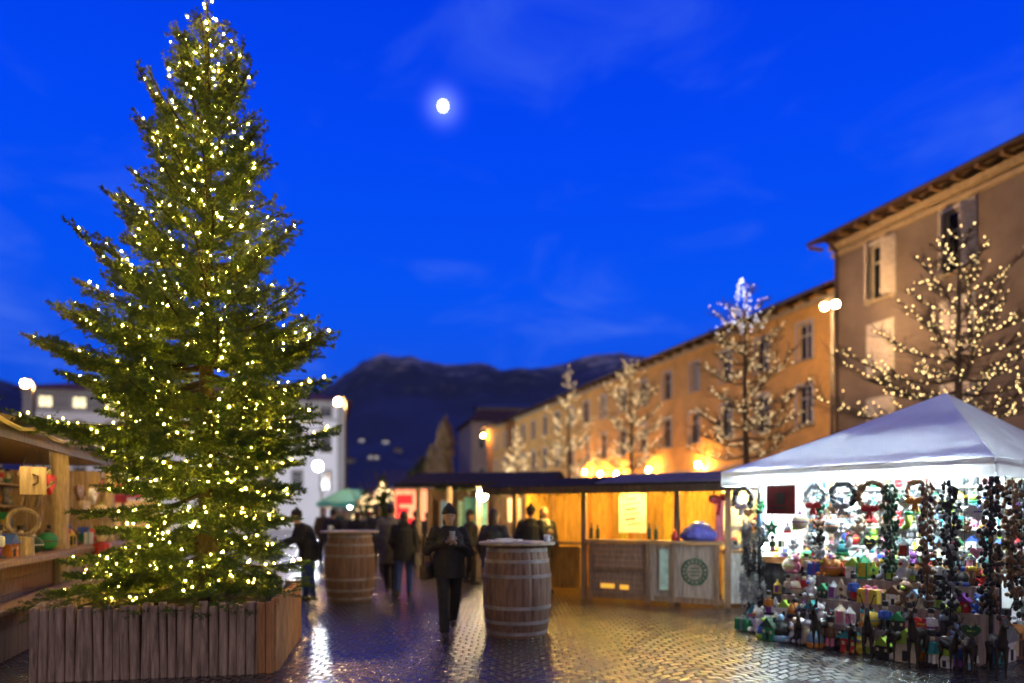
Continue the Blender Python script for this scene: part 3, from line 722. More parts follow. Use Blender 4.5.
# ================================================================== bare trees hung with lights
M_BARE = mat('bare_bark', (0.13, 0.085, 0.05), 0.9, scale=10, bump=0.4)
def bare_tree(label, llabel, x, d, z0, H, Rm, nb, spacing, br, gm, seed, parts=False, group=None, cone=0.9, droop=0.0, fine=8):
    rr = random.Random(seed)
    o = thing('street_tree', label, 'tree', (x, d, 0), 0, group)
    tm = MB(); cm = MB(); chains = []
    tm.tube([(0, 0, 0), (0.02, 0, H * .3), (-0.03, 0.02, H * .6), (0, 0, H)], [0.13, 0.10, 0.06, 0.01], n=9)
    lead = [Vector((0.0, 0, H * (.62 + .38 * k / 8))) for k in range(9)]; chains.append(lead)
    for i in range(nb):
        t = (i + rr.random() * 0.6) / nb
        zb = z0 + (H - z0) * min(.95, max(0, t * 0.93 + rr.uniform(-.03, .03))); az = i * 2.4 + rr.uniform(-.3, .3)
        L = Rm * (1 - t) ** cone * rr.uniform(0.7, 1.1) + 0.15
        rise = L * (0.30 + 0.55 * t) * rr.uniform(0.7, 1.2) - droop * L
        P = []
        for k in range(8):
            u = k / 7
            P.append(Vector((L * u * math.cos(az + .15 * math.sin(3 * u)), L * u * math.sin(az + .15 * math.sin(3 * u)), zb + rise * (u ** 1.4) - 0.16 * L * math.sin(math.pi * u) * 0.6)))
        tm.tube(P, [0.012 + 0.02 * L / Rm * (1 - k / 7) * 1.2 for k in range(8)], n=5, cap=False)
        chains.append(P[2:] if L > 0.6 else P)
        if L > 0.7:
            for q in range(2 + (L > 1.4)):      # forks
                k0 = rr.choice([1, 2, 3, 4]); b = P[k0]; a2 = az + rr.choice([-1, 1]) * rr.uniform(.4, .9); l2 = L * rr.uniform(.3, .5) * (1 - k0 * .08); r2 = rr.uniform(.25, .8)
                Q = [b + Vector((math.cos(a2) * l2 * u, math.sin(a2) * l2 * u, l2 * r2 * u ** 1.5)) for u in (0, .33, .66, 1)]
                tm.tube(Q, [.014, .011, .008, .004], n=5, cap=False); chains.append(Q)
        for j in range(int(fine * L / 0.35)):
            u = rr.uniform(0.25, 0.98); b = P[min(6, int(u * 7))].lerp(P[min(7, int(u * 7) + 1)], u * 7 % 1)
            dr = Vector((math.cos(az + rr.uniform(-1.2, 1.2)), math.sin(az + rr.uniform(-1.2, 1.2)), rr.uniform(-0.1, 0.9))).normalized()
            l_ = rr.uniform(0.25, 0.6) * (0.5 + 0.5 * L / Rm); e = b + dr * l_ * 0.5 + Vector((0, 0, .04)); e2 = b + dr * l_ + Vector((0, 0, .12))
            cm.tube([b, e, e2], [0.008, 0.006, 0.003], n=4, cap=False)
            for q in range(2):
                d3 = (dr + Vector((rr.uniform(-.8, .8), rr.uniform(-.8, .8), rr.uniform(-.2, .8)))).normalized()
                cm.tube([e, e + d3 * l_ * 0.5], [0.005, 0.002], n=3, cap=False)
            if j % 9 == 0: chains.append([b, e, e2])
    tm.build('trunk', M_BARE, o, smooth=True); cm.build('crown', M_BARE, o)
    pts = []
    for ch in chains:
        for a, b in zip(ch[:-1], ch[1:]):
            n_ = (b - a).length / spacing; k = int(n_) + (rr.random() < n_ % 1)
            for q in range(k): pts.append(a.lerp(b, (q + rr.random()) / max(k, 1)) + Vector((rr.uniform(-.02, .02), rr.uniform(-.02, .02), 0.015)))
    if parts:
        f = thing('fairy_lights', llabel, 'string lights', (x, d, 0), 0, group and 'fairy lights strung in the bare trees')
        w_ = MB()
        pth = []
        for ch in chains: pth += [Vector((0, 0, ch[0].z))] + [p + Vector((0, 0, .012)) for p in ch]
        w_.tube(pth, 0.002, n=3, cap=False)
        w_.build('cable', M_CABLE, f)
        rr.shuffle(pts); pts.sort(key=lambda p: p.y)
        bm_ = MB(); bm_.ell((0, 0, 0), br, n=6, m=4); b0 = bm_.build('bulb', gm, f, loc=pts[0], smooth=True)
        for p in pts[1:100]: c = copy_obj(b0, f); c.location = p
        rs = MB()
        for p in pts[100:]: rs.ell(p, br, n=6, m=4)
        if len(pts) > 100: struct(rs.build('bulb', gm, f, smooth=True), 'stuff')
    else:
        rs = MB()
        for p in pts: rs.ell(p, br, n=5, m=4)
        b = rs.build('fairy_lights', gm, loc=(x, d, 0), smooth=True)
        tag(b, llabel, 'string lights', group and 'fairy lights strung in the bare trees')
    print(label[:20], len(pts))
G = 'bare trees along the ochre building'
WB = glow('warm_white_bulb', (1.0, 0.72, 0.30), 9); WB2 = glow('pale_warm_bulb', (1.0, 0.70, 0.34), 5); WB3 = glow('frosty_twig_glow', (0.80, 0.80, 1.0), 5)
p = at(960, 514, 14.5)
bare_tree('large bare tree behind the white gazebo, nearest the camera', 'dotted warm lights in the large bare tree behind the white gazebo', p.x, 14.5, 3.6, 7.85, 2.6, 40, 0.20, 0.0125, WB, 5, True, G, cone=1.05)
p = at(746, 514, 20)
bare_tree('tall slim bare tree before the ochre building, its lit tip above the roofline', 'lights in the tall slim bare tree whose tip tops the roofline', p.x, 20, 3.1, 8.4, 2.0, 38, 0.13, 0.012, WB2, 9, True, G, cone=0.62, droop=.15)
p = at(632, 514, 29.6)
bare_tree('broad bare tree third from the right before the ochre building', 'lights in the broad bare tree third from the right', p.x, 29.6, 3.2, 8.3, 1.75, 34, 0.14, 0.016, WB2, 12, True, G, cone=0.5)
p = at(569, 514, 36)
bare_tree('slender bare tree rising over the bar roof, fourth from the right', 'lights in the slender bare tree fourth from the right', p.x, 36, 3.2, 9.5, 1.9, 30, 0.14, 0.019, WB2, 15, True, G, cone=0.9)
p = at(517, 514, 45)
bare_tree('small cone-shaped bare tree at the far end of the row, thick with lights', 'dense cone of lights at the far end of the tree row', p.x, 45, 2.2, 7.4, 2.0, 34, 0.15, 0.026, WB2, 18, True, G, cone=1.0, droop=.25)
# glowing dots added in place of frosty twigs at the slim tree's tip
p = at(741, 514, 20); m = MB(); rr = random.Random(4); pts = []
for k in range(100):
    t = rr.random() ** 0.9; z = 8.5 - 1.5 * t; a = rr.uniform(0, 6.28); q = (0.04 + 0.75 * t) * rr.uniform(0.3, 1)
    pts.append((q * math.cos(a), q * math.sin(a), z))
def light_set(label, x, d, pts, r, gm):
    f = thing('fairy_lights', label, 'string lights', (x, d, 0)); b = MB(); b.ell((0, 0, 0), r, n=5, m=4); b0 = b.build('bulb', gm, f, loc=pts[0], smooth=True)
    for q in pts[1:100]: copy_obj(b0, f).location = q
light_set('glowing bluish white dots added for the frosty twigs at the tip of the tall slim bare tree', p.x, 20, pts, .014, WB3)
# poplars and dark firs beyond the stalls
def leafy(label, x, d, H, Rm, z0, gm, nl, cat='tree', tw=0.05, lf=0.22, seed=1):
    g = np.random.default_rng(seed); rr = random.Random(seed)
    o = thing('poplar_tree' if 'poplar' in label else 'fir_tree', label, cat, (x, d, 0))
    m = MB(); m.tube([(0, 0, 0), (0.05, 0, H * .5), (0, 0, H * .97)], [tw * 3, tw * 2, 0.02], n=8)
    for k in range(26):
        z = z0 + (H - z0) * k / 27; a = k * 2.4; q = Rm * math.sin(math.pi * min(1, .18 + .82 * k / 27)) ** .8
        m.tube([(0, 0, z), (q * .5 * math.cos(a), q * .5 * math.sin(a), z + q * .7), (q * .8 * math.cos(a), q * .8 * math.sin(a), z + q * 1.5)], [tw, tw * .6, 0.01], n=5, cap=False)
    m.build('trunk', M_BARE, o, smooth=True)
    t = g.random(nl); env = np.minimum(1, 1.9 * (1 - t) ** .6) * (0.75 + .25 * np.sin(t * 9)) * Rm if 'poplar' in label else Rm * (1 - t) ** .9 * (0.65 + .35 * np.sin(t * 40))
    a = g.random(nl) * 6.283; q = env * np.sqrt(g.random(nl)) * (0.8 + .3 * np.sin(a * 5 + t * 17))
    c = np.stack([q * np.cos(a), q * np.sin(a), z0 + (H - z0) * t], 1)
    V = c[:, None, :] + g.normal(size=(nl, 3, 3)) * lf * np.array([.5, .5, .8])
    tri_mesh('crown', V, gm, o)
M_POP = needle_mat('dry_poplar_leaves', (0.16, 0.10, 0.05), (0.22, 0.15, 0.08), (0.30, 0.21, 0.11))
p = at(445, 514, 62); leafy('taller brownish poplar lit from below beside the reddish roofed house', p.x, 62, 10.2, 1.25, 1.2, M_POP, 5000, lf=.2, seed=3)
p = at(432, 514, 66); leafy('shorter brownish poplar left of its taller neighbour', p.x, 66, 8.2, 1.0, 1.2, M_POP, 3000, lf=.2, seed=4)
p = at(424, 514, 80); leafy('dark round tree left of the brownish poplars', p.x, 80, 8.0, 2.2, 1.0, M_DF, 3000, lf=.35, seed=5)
for px, top, d, lb, sd in ((383, 478, 26, 'small decorated fir among the far stalls, brightest with lights', 6), (410, 474, 30, 'small dark fir rising over the red-fronted booth', 7), (366, 492, 30, 'smallest lit fir left among the far stalls', 8)):
    p = at(px, top, d); leafy(lb, p.x, d, p.z, 0.95, 0.6, M_NEEDLE, 5200, lf=.09, tw=.02, seed=sd)
    if sd != 7:
        pts = []; rr = random.Random(sd)
        for k in range(90):
            t = rr.random(); a = rr.uniform(3.14, 6.28); q = .95 * (1 - t) ** .9
            pts.append((q * math.cos(a), q * math.sin(a), .6 + (p.z - .6) * t))
        light_set('warm lights on the ' + lb.split(',')[0], p.x, d, pts, .024, WB2)
# ================================================================== people
SKIN = mat('skin', (0.45, 0.27, 0.19), 0.55, var=0.08); EYE_M = mat('dark_eye', (0.02, 0.015, 0.012), 0.3)
SHOE = mat('dark_leather', (0.025, 0.02, 0.018), 0.5)
CLOTH = {k: mat(k.replace(' ', '_') + '_cloth', c, 0.9, var=0.25, scale=9, bump=0.9, bscale=11) for k, c in {
    'black': (0.022, 0.021, 0.022), 'dark grey': (0.05, 0.05, 0.055), 'grey': (0.16, 0.15, 0.15), 'navy': (0.02, 0.028, 0.08), 'blue denim': (0.03, 0.06, 0.20), 'brown': (0.08, 0.05, 0.03),
    'red': (0.35, 0.03, 0.03), 'green': (0.04, 0.10, 0.06), 'white': (0.6, 0.6, 0.62), 'charcoal': (0.03, 0.03, 0.033), 'beige': (0.30, 0.25, 0.19)}.items()}
HAIRS = {'dark': mat('dark_hair', (0.02, 0.014, 0.01), 0.5, scale=40), 'brown': mat('brown_hair', (0.07, 0.04, 0.02), 0.5, scale=40), 'grey': mat('grey_hair', (0.25, 0.24, 0.23), 0.5, scale=40)}
def person(label, x, y, rz, h=1.72, coat='black', trousers='black', hair='dark', hat=None, stride=0.0, armL=None, armR=None, hem=0.80, voxel=0.014, group=None, z=0.0, hood=False, lean=0.0, fingers=True, scarf=None, look=0.0):
    """facing local -y; arms are (elbow, wrist) points in metres for a 1.72 m figure"""
    o = thing('person', label, 'person', (x, y, z), rz, group)
    S = h / 1.72; s = stride
    hip = [Vector((-.09, 0, .92)), Vector((.09, 0, .92))]
    kn = [Vector((-.10, -s * .55 - .02, .50)), Vector((.10, s * .30 - .02, .50))]
    an = [Vector((-.10, -s * .75, .085)), Vector((.10, s * .95 + .0, .085 + abs(s) * .18))]
    sh = [Vector((-.185, lean * .45, 1.40)), Vector((.185, lean * .45, 1.40))]
    aL = armL or ((-.27, .03, 1.12), (-.25, -.08, .88)); aR = armR or ((.27, .03, 1.12), (.25, -.06, .88))
    el = [Vector(aL[0]), Vector(aR[0])]; wr = [Vector(aL[1]), Vector(aR[1])]
    ch = Vector((0, lean * .4, 1.30)); nk = Vector((0, lean * .55, 1.47)); hd = Vector((0, -.02 + lean * .65, 1.60))
    B = MB()
    B.ell((0, 0, .93), (.165, .115, .13)); B.ell(ch - Vector((0, 0, .03)), (.17, .115, .20)); B.tube([(0, 0, .95), ch], [.13, .14], n=12)
    B.tube([ch + Vector((0, .01, .12)), nk, hd], [.075, .056, .052], n=10)
    HR = Euler((0, 0, look))
    B.ell(hd + Vector((0, .012, .02)), (.077, .097, .112), n=16, m=12, rot=HR); B.ell(hd + Vector((0, -.03, -.05)), (.056, .062, .062))
    fw = HR.to_matrix()
    B.tube([hd + fw @ Vector((0, -.082, .022)), hd + fw @ Vector((0, -.112, -.018))], [.009, .016], n=8)
    B.ell(hd + fw @ Vector((0, -.086, -.058)), (.024, .012, .009))
    for k in (-1, 1): B.ell(hd + fw @ Vector((k * .078, .012, .0)), (.012, .022, .032))
    for i in (0, 1):
        B.tube([hip[i], kn[i], an[i]], [.085, .058, .042], n=10); B.ell(kn[i], .058); B.ell(hip[i], .09)
        B.ell(an[i] + Vector((0, -.05, -.035)), (.042, .115, .045)); 
        B.tube([sh[i], el[i], wr[i]], [.055, .042, .030], n=10); B.ell(sh[i], .06); B.ell(el[i], .043)
        d = (wr[i] - el[i]).normalized(); pm = wr[i] + d * .055
        B.ell(pm, (.040, .022, .052), rot=d.to_track_quat('Z', 'Y').to_euler())
        if not fingers: B.ell(pm + d * .05, .03)
    me = remesh(B, voxel)
    if fingers:            # four unequal bent fingers and a thumb rooted in each palm
        bmx = bmesh.new(); bmx.from_mesh(me); FM = MB()
        for i in (0, 1):
            d = (wr[i] - el[i]).normalized(); sd = d.cross(Vector((0, 1, 0.2))).normalized(); pn = d.cross(sd) * (1 if i else -1)
            root = wr[i] + d * .085
            for k, ln in enumerate((.062, .072, .068, .052)):
                q = root + sd * (k - 1.5) * .018; FM.tube([q - d * .02, q + d * ln * .5, q + d * ln * .8 + pn * .018, q + d * ln * .9 + pn * .036], [.009, .0085, .008, .006], n=6)
            q = wr[i] + d * .045 + sd * .03; FM.tube([q - sd * .012, q + sd * .022 + d * .025, q + sd * .026 + d * .052 + pn * .01], [.011, .0095, .007], n=6)
        t = bpy.data.meshes.new('t'); t.from_pydata(FM.v, [], FM.f); bmx.from_mesh(t); bmx.to_mesh(me); bmx.free(); bpy.data.meshes.remove(t)
    me.materials.append(SKIN); me.name = 'body'; me.polygons.foreach_set('use_smooth', [True] * len(me.polygons))
    def put(name, mesh_or_mb, m, vox=voxel, sm=3):
        q = remesh(mesh_or_mb, vox, sm); q.name = name; q.materials.append(m); q.polygons.foreach_set('use_smooth', [True] * len(q.polygons))
        b = link(name, q, o); b.scale = (S, S, S); return b
    b = link('body', me, o); b.scale = (S, S, S)
    T = MB()
    for i in (0, 1):
        T.tube([hip[i], kn[i], an[i] + Vector((0, 0, .0))], [.108, .080, .066], n=12); T.ell(kn[i], .079)
    T.ell((0, 0, .90), (.18, .13, .13)); put('trousers', T, CLOTH[trousers])
    for i in (0, 1):
        Sx = MB(); Sx.ell(an[i] + Vector((0, -.055, -.035)), (.052, .135, .05)); Sx.tube([an[i] + Vector((0, 0, -.04)), an[i] + Vector((0, .0, .06))], [.055, .052], n=10); Sx.box(an[i] + Vector((0, -.05, -.072)), (.09, .25, .025)); put('shoe', Sx, SHOE, sm=1)
    C = MB()
    C.ell(ch - Vector((0, 0, .04)), (.205, .155, .24)); C.tube([(0, 0, hem), (0, 0, 1.02), ch + Vector((0, 0, .05)), nk - Vector((0, 0, .01))], [.20, .195, .20, .085], n=16)
    C.tube([(-.06, 0, hem), (-.05, 0, 1.1)], [.17, .17], n=12); C.tube([(.06, 0, hem), (.05, 0, 1.1)], [.17, .17], n=12)
    C.torus(nk - Vector((0, 0, .015)), .07, .03, n=14, m=6)
    for i in (0, 1):
        C.tube([sh[i], el[i], wr[i]], [.078, .066, .052], n=12); C.ell(sh[i], .080); C.ell(el[i], .074)
        for k in range(3):
            q = sh[i].lerp(el[i], .3 + .3 * k); C.ell(q, (.078, .078, .03))
    if hood: C.ell(nk + Vector((0, .085, .0)), (.12, .075, .085))
    put('coat', C, CLOTH[coat])
    if hat:
        Hm = MB(); Hm.ell(hd + Vector((0, .018, .075)), (.092, .108, .085)); Hm.torus(hd + Vector((0, .015, .055)), .088, .017, n=18, m=6); Hm.ell(hd + Vector((0, .02, .165)), .032); put('hat', Hm, CLOTH[hat], sm=1)
    Hh = MB(); Hh.ell(hd + Vector((0, .030, .042)), (.086, .100, .108))
    if hair == 'brown': Hh.ell(hd + Vector((0, .055, -.06)), (.085, .06, .12))
    put('hair', Hh, HAIRS[hair], sm=1)
    if scarf:
        Sc = MB(); Sc.torus(nk + Vector((0, 0, .005)), .075, .036, n=16, m=8); Sc.tube([nk + Vector((.03, -.10, 0)), nk + Vector((.04, -.175, -.25))], [.04, .045], n=8); put('scarf', Sc, CLOTH[scarf], sm=1)
    if fingers:
        for k in (-1, 1):
            E = MB(); E.ell(hd + fw @ Vector((k * .030, -.083, .020)), (.011, .008, .008), n=8, m=6)
            e_ = E.build('eye', EYE_M, o, smooth=True); e_.scale = (S, S, S)
    return o
def pxy(px, d): return (px - 512) / F * d
# the three nearest walkers
person('walker in a black hat coming forward, holding a pale paper cup to the mouth', pxy(449, 9.0), 9.0, R(14), 1.68, 'black', 'black', 'brown', 'black', 0.36, ((-.30, -.02, 1.15), (-.07, -.22, 1.27)), ((.27, -.06, 1.12), (.06, -.22, 1.25)), hem=.78, voxel=.012)
Cp = MB(); Cp.lathe([(.028, 0), (.036, .10), (.039, .102), (.039, .108)], n=14)
wp = Vector((pxy(449, 9.0), 9.0, 0)) + Matrix.Rotation(R(14), 3, 'Z') @ Vector((-.005, -.30, 1.27))
tag(Cp.build('paper_cup', CLOTH['white'], loc=wp, smooth=True), 'white paper cup held up in both hands of the walker in the black hat', 'cup')
person('walker in a black jacket and blue jeans seen from behind', pxy(404, 13.2), 13.2, R(183), 1.64, 'black', 'blue denim', 'brown', None, 0.20, None, ((.25, .02, 1.12), (.20, -.14, .95)), hem=.74, hood=True)
person('walker in a long grey coat seen from behind beside the one in blue jeans', pxy(390, 13.5), 13.6, R(176), 1.78, 'grey', 'dark grey', 'dark', None, -0.18, hem=.60)
def bag(label, p, rz, c, w=.30, h=.24):
    o = thing('shoulder_bag', label, 'bag', p, rz)
    B = MB(); B.ell((0, 0, h * .5), (w * .5, .065, h * .5)); B.box((0, 0, h * .42), (w * .9, .10, h * .8)); q = remesh(B, .014); q.name = 'body'; q.materials.append(CLOTH[c]); q.polygons.foreach_set('use_smooth', [True] * len(q.polygons)); link('body', q, o)
    m = MB(); m.tube([(-w * .42, 0, h * .8), (-w * .25, .02, h * 1.9), (0, .05, h * 2.6), (w * .25, .02, h * 1.9), (w * .42, 0, h * .8)], .012, n=6); m.build('strap', SHOE, o)
    m = MB(); m.box((0, -.068, h * .62), (w * .8, .012, h * .35)); m.build('flap', SHOE, o)
bag('brown shoulder bag at the hip of the walker in the black hat', (pxy(449, 9.0) - .28, 8.96, .74), R(70), 'brown')
bag('pale bag hanging at the side of the walker in blue jeans', (pxy(404, 13.2) + .27, 13.15, .62), R(95), 'beige', .28, .26)
# behind the spruce and at the barrels
person('figure in a black jacket leaning over beside the spruce, arm stretched to the left', pxy(309, 12.6), 12.6, R(-62), 1.66, 'black', 'blue denim', 'dark', 'black', 0.06, ((-.24, -.22, 1.20), (-.20, -.45, 1.12)), ((.24, -.22, 1.20), (.16, -.47, 1.10)), hem=.76, lean=-.35)
person('bare-headed customer in dark clothes standing behind the nearest barrel table', pxy(494, 11.2), 11.2, R(150), 1.66, 'charcoal', 'black', 'brown', None, 0.0, ((-.26, -.05, 1.12), (-.12, -.28, 1.10)), None, hem=.75)
person('tall dark customer left at the glowing bar, back turned', pxy(531, 13.3), 13.3, R(165), 1.74, 'black', 'black', 'dark', 'black', 0.0, hem=.72, scarf='dark grey')
person('dark customer with a pale scarf right at the glowing bar', pxy(544, 13.9), 13.9, R(25), 1.72, 'black', 'dark grey', 'brown', None, 0.0, ((-.26, -.08, 1.12), (-.10, -.28, 1.20)), None, hem=.72, scarf='white')
# the crowd among the far stalls
crowd = [(333, 19.0, 170, 'black', 'black', 'black', 'figure in black hat at the left rear of the left barrel'), (346, 21.0, 10, 'dark grey', 'black', None, 'dark grey figure facing forward above the left barrel'), (357, 18.5, 200, 'black', 'navy', None, 'bare-headed black figure behind the left barrel'),
         (369, 23.0, 160, 'navy', 'black', 'red', 'navy figure with a red hat among the far stalls'), (378, 17.5, 185, 'charcoal', 'black', None, 'charcoal figure left of the long grey coat'), (324, 22.0, 30, 'brown', 'black', None, 'brown-coated figure nearest the spruce in the far crowd'),
         (416, 20.0, 120, 'black', 'navy', 'black', 'black figure in front of the red-fronted booth'), (427, 22.0, 195, 'dark grey', 'black', None, 'dark grey figure right of the red front'), (340, 27, 0, 'green', 'black', 'white', 'green figure with a white hat far in the crowd'), (362, 29, 180, 'beige', 'dark grey', None, 'beige coat far in the crowd'),
         (470, 15.5, 90, 'charcoal', 'black', 'dark grey', 'side-on figure at the timber hut counter')]
for i, (px, d, a, c, t, ht, lb) in enumerate(crowd):
    person(lb, pxy(px, d), d, R(a), rnd.uniform(1.62, 1.8), c, t, rnd.choice(['dark', 'brown']), ht, rnd.choice([0, .12, -.12]), hem=rnd.choice([.7, .76]), voxel=.03, fingers=False, group='crowd among the far stalls')
# ================================================================== barrels
M_STAVE = wood('barrel_oak', (0.19, 0.105, 0.075)); M_HOOP = mat('barrel_hoop', (0.27, 0.235, 0.245), 0.5, metal=0.35, scale=4, var=.4)
M_TOP = woodx('table_board', (0.38, 0.30, 0.22)); M_CLOTHW = mat('white_paper', (0.75, 0.72, 0.68), 0.8)
def barrel(label, x, d, top, h=1.20, r=0.43, rz=0.0):
    o = thing('barrel_table', label, 'barrel table', (x, d, 0), rz, 'barrel tables on the cobbles')
    prof = []
    for k in range(15):
        u = k / 14; prof.append((r * (0.80 + 0.20 * math.sin(math.pi * (0.06 + .88 * u)) ** 0.9), h * u))
    prof = [(r * .78, h * .0)] + prof + [(r * .74, h), (r * .74, h - .03)]
    def stave(k, n): return 1.0 if k % 4 else 0.975
    m = MB(); m.lathe(prof, n=88, mod=stave); m.build('stave', M_STAVE, o)
    for u in (0.05, 0.17, 0.33, 0.67, 0.83, 0.95):
        rr_ = r * (0.80 + 0.20 * math.sin(math.pi * (0.06 + .88 * u)) ** 0.9) + .003; hh = .022
        m = MB(); m.lathe([(rr_, u * h - hh), (rr_ + .006, u * h - hh), (rr_ + .006, u * h + hh), (rr_, u * h + hh)], n=44); m.build('hoop', M_HOOP, o, smooth=False)
    m = MB(); m.lathe([(top, h + .003), (top + .008, h + .012), (top + .008, h + .034), (top, h + .042)], n=40); m.build('tabletop', M_TOP, o)
    return o
barrel('nearer barrel table with white papers lying on its top', pxy(517, 9.1), 9.1, .50, 1.19, .455)
barrel('farther barrel table standing just right of the spruce', pxy(350, 12.7), 12.7, .53, 1.25, .46, .5)
x0 = pxy(500, 9.1)
m = MB(); m.box((0, 0, .012), (.30, .22, .024), .3); m.box((.16, .08, .02), (.24, .18, .018), -.4); m.box((.06, .04, .036), (.2, .15, .012), .7)
tag(m.build('papers', M_CLOTHW, loc=(x0, 9.0, 1.234), bevel=.004), 'white papers and napkins on the nearer barrel table', 'papers')
M_BOT = mat('dark_bottle_glass', (0.02, 0.05, 0.03), 0.1); M_MUG = mat('red_mug', (0.4, 0.05, 0.04), 0.3); M_CLEAR = mat('pale_glass', (0.55, 0.62, 0.66), 0.08)
def mug(label, p, m_):
    b = MB(); b.lathe([(.036, 0), (.042, .015), (.042, .095), (.037, .095), (.036, .02)], n=14); b.torus((.05, 0, .05), .026, .007, n=12, m=6, rot=Euler((R(90), 0, 0)))
    tag(b.build('mug', m_, loc=p, smooth=True), label, 'mug')
mug('pale glass mug at the right rim of the nearer barrel table', (pxy(547, 9.05), 9.05, 1.234), M_CLEAR)
mug('pale glass mug on the farther barrel table', (pxy(330, 12.6), 12.6, 1.294), M_CLEAR)

# ================================================================== garland of fir along an eave
def fir_garland(label, pts, thick=0.10, per=90):
    sg = []; rr = random.Random(len(label))
    for a, b in zip(pts[:-1], pts[1:]):
        a, b = Vector(a), Vector(b); n_ = max(2, int((b - a).length / 0.05))
        for k in range(n_):
            p = a.lerp(b, k / n_); d = Vector((rr.uniform(-1, 1), rr.uniform(-1, 1), rr.uniform(-1.5, .4))).normalized()
            sg.append([*p, *(p + d * thick * rr.uniform(.7, 1.9))])
    o = tri_mesh('fir_garland', needles(sg, per, 0.045, 0.011), M_NEEDLE)
    return tag(o, label, 'garland')
BOARD = {k: wood('board_' + k, c) for k, c in {'amber': (0.55, 0.30, 0.07), 'brown': (0.22, 0.13, 0.08), 'grey': (0.33, 0.25, 0.21), 'dark': (0.09, 0.055, 0.035), 'pale': (0.42, 0.30, 0.18), 'white': (0.62, 0.62, 0.58), 'log': (0.42, 0.33, 0.22)}.items()}
FELT = matte(mat('dark_roofing_felt', (0.03, 0.03, 0.035), 0.95, bump=0.3)); PLASTIC = matte(mat('clear_roof_sheet', (0.16, 0.16, 0.20), 0.7))
M_HBULB = glow('hut_bulb', (1.0, 0.62, 0.22), 520); M_HBULBW = glow('hut_spot', (1.0, 0.72, 0.36), 350); M_COOL = glow('cool_tube_lamp', (0.78, 0.95, 1.0), 560)
def planks(m, x0, x1, z0, z1, y, w=0.12, th=0.03, mi=0, vert=True, rr=random.Random(3)):
    if vert:
        x = x0
        while x < x1 - .01:
            ww = min(w, x1 - x); m.box((x + ww / 2, y + rr.uniform(-.003, .003), (z0 + z1) / 2), (ww - .006, th, z1 - z0), mi=mi); x += w
    else:
        z = z0
        while z < z1 - .01:
            ww = min(w, z1 - z); m.box(((x0 + x1) / 2, y + rr.uniform(-.003, .003), z + ww / 2), (x1 - x0, th, ww - .006), mi=mi); z += w
def hanging_bulb(label, p, gm, r=0.06, drop=.2, group=None):
    o = thing('hanging_lamp', label, 'lamp', p, 0, group)
    m = MB(); m.tube([(0, 0, r), (0, 0, r + drop)], .006, n=5); m.lathe([(.03, r * .8), (.025, r + .06)], n=8); m.build('cord', METAL, o)
    m = MB(); m.ell((0, 0, 0), (r, r, r * 1.15), n=12, m=8); m.build('bulb', gm, o, smooth=True)

# ================================================================== glowing bar in the middle   (local x along the counter, y back)
KF = Frame(1.45, 12.75, R(-28.8))
bar = thing('bar_stall', 'glowing amber market bar with a long plank counter and dark flat roof', 'market stall', (1.45, 12.75, 0), R(-28.8))
m = MB(); 
xx = -1.75
while xx < 2.85: m.box((xx + .08, 2.1 + rnd.uniform(-.004, .004), 1.1), (.154, .03, 2.2), mi=rnd.choice([0, 0, 0, 1, 1, 2])); xx += .16
m.build('back_wall', [BOARD['amber'], wood('board_orange', (.52, .22, .05)), wood('board_yellow', (.55, .42, .06))], bar)
for xx in (-1.78, 2.92):
    m = MB()
    for k in range(9): m.box((xx, .9 + k * .14, 1.07), (.03, .134, 2.14))
    m.build('side_wall', BOARD['amber'], bar)
for xx, yy, mm in ((-1.72, .25, 'brown'), (-.12, .02, 'brown'), (1.62, .10, 'dark'), (2.50, .05, 'brown')):
    m = MB(); m.box((xx, yy, 1.06), (.09, .09, 2.12)); m.build('post', BOARD[mm], bar, bevel=.006)
m = MB(); m.prism([(-.45, 2.06), (-.45, 2.12), (.75, 2.33), (2.4, 2.26), (2.4, 2.20), (.75, 2.27)], 'x', -2.1, 3.15); rf = m.build('roof', FELT, bar)
m = MB(); m.prism([(-.50, 2.135), (-.50, 2.15), (.75, 2.37), (.75, 2.355)], 'x', .3, 3.1); m.build('roof_sheet', PLASTIC, rf)
m = MB(); m.box((.52, -.47, 2.04), (5.2, .03, .13)); m.build('fascia', BOARD['dark'], rf)
# counter : two big front panels with frames
m = MB(); planks(m, 0.0, 1.12, .06, 1.06, .02, .10, vert=False, mi=1); planks(m, 1.14, 2.36, .06, 1.06, .02, .12)
m.build('counter_front', [BOARD['grey'], wood('board_umber', (.24, .155, .12))], bar)
m = MB()
for a, b in ((.03, 1.0), (1.12, 1.0), (1.55, 1.0), (2.33, 1.0)): m.box((a, -.02, .55), (.08, .05, 1.08))
m.box((.58, -.018, .10), (1.02, .045, .10)); m.box((1.84, -.018, .10), (1.2, .045, .10)); m.box((.58, -.018, .60), (1.02, .04, .07)); m.build('counter_frame', BOARD['brown'], bar, bevel=.005)
m = MB(); m.box((1.18, .16, 1.10), (2.5, .52, .06)); m.build('counter_top', woodx('counter_board', (0.36, 0.22, 0.11)), bar, bevel=.008)
m = MB(); m.torus((1.95, -.012, .60), .22, .018, n=28, m=6, rot=Euler((R(90), 0, 0)), jit=.4); m.torus((1.95, -.012, .60), .15, .012, n=24, m=5, rot=Euler((R(90), 0, 0)))
for k in range(3): m.box((1.95, -.012, .66 - .06 * k), (.20 - .04 * abs(k - 1), .02, .022))
for k in range(16): m.ell((1.95 + .185 * math.cos(k * .393), -.014, .60 + .185 * math.sin(k * .393)), (.03, .012, .018), n=6, m=4, rot=Euler((0, -k * .393, 0)))
if 1: m.build('emblem', mat('green_emblem', (0.06, 0.11, 0.07), .6), bar)
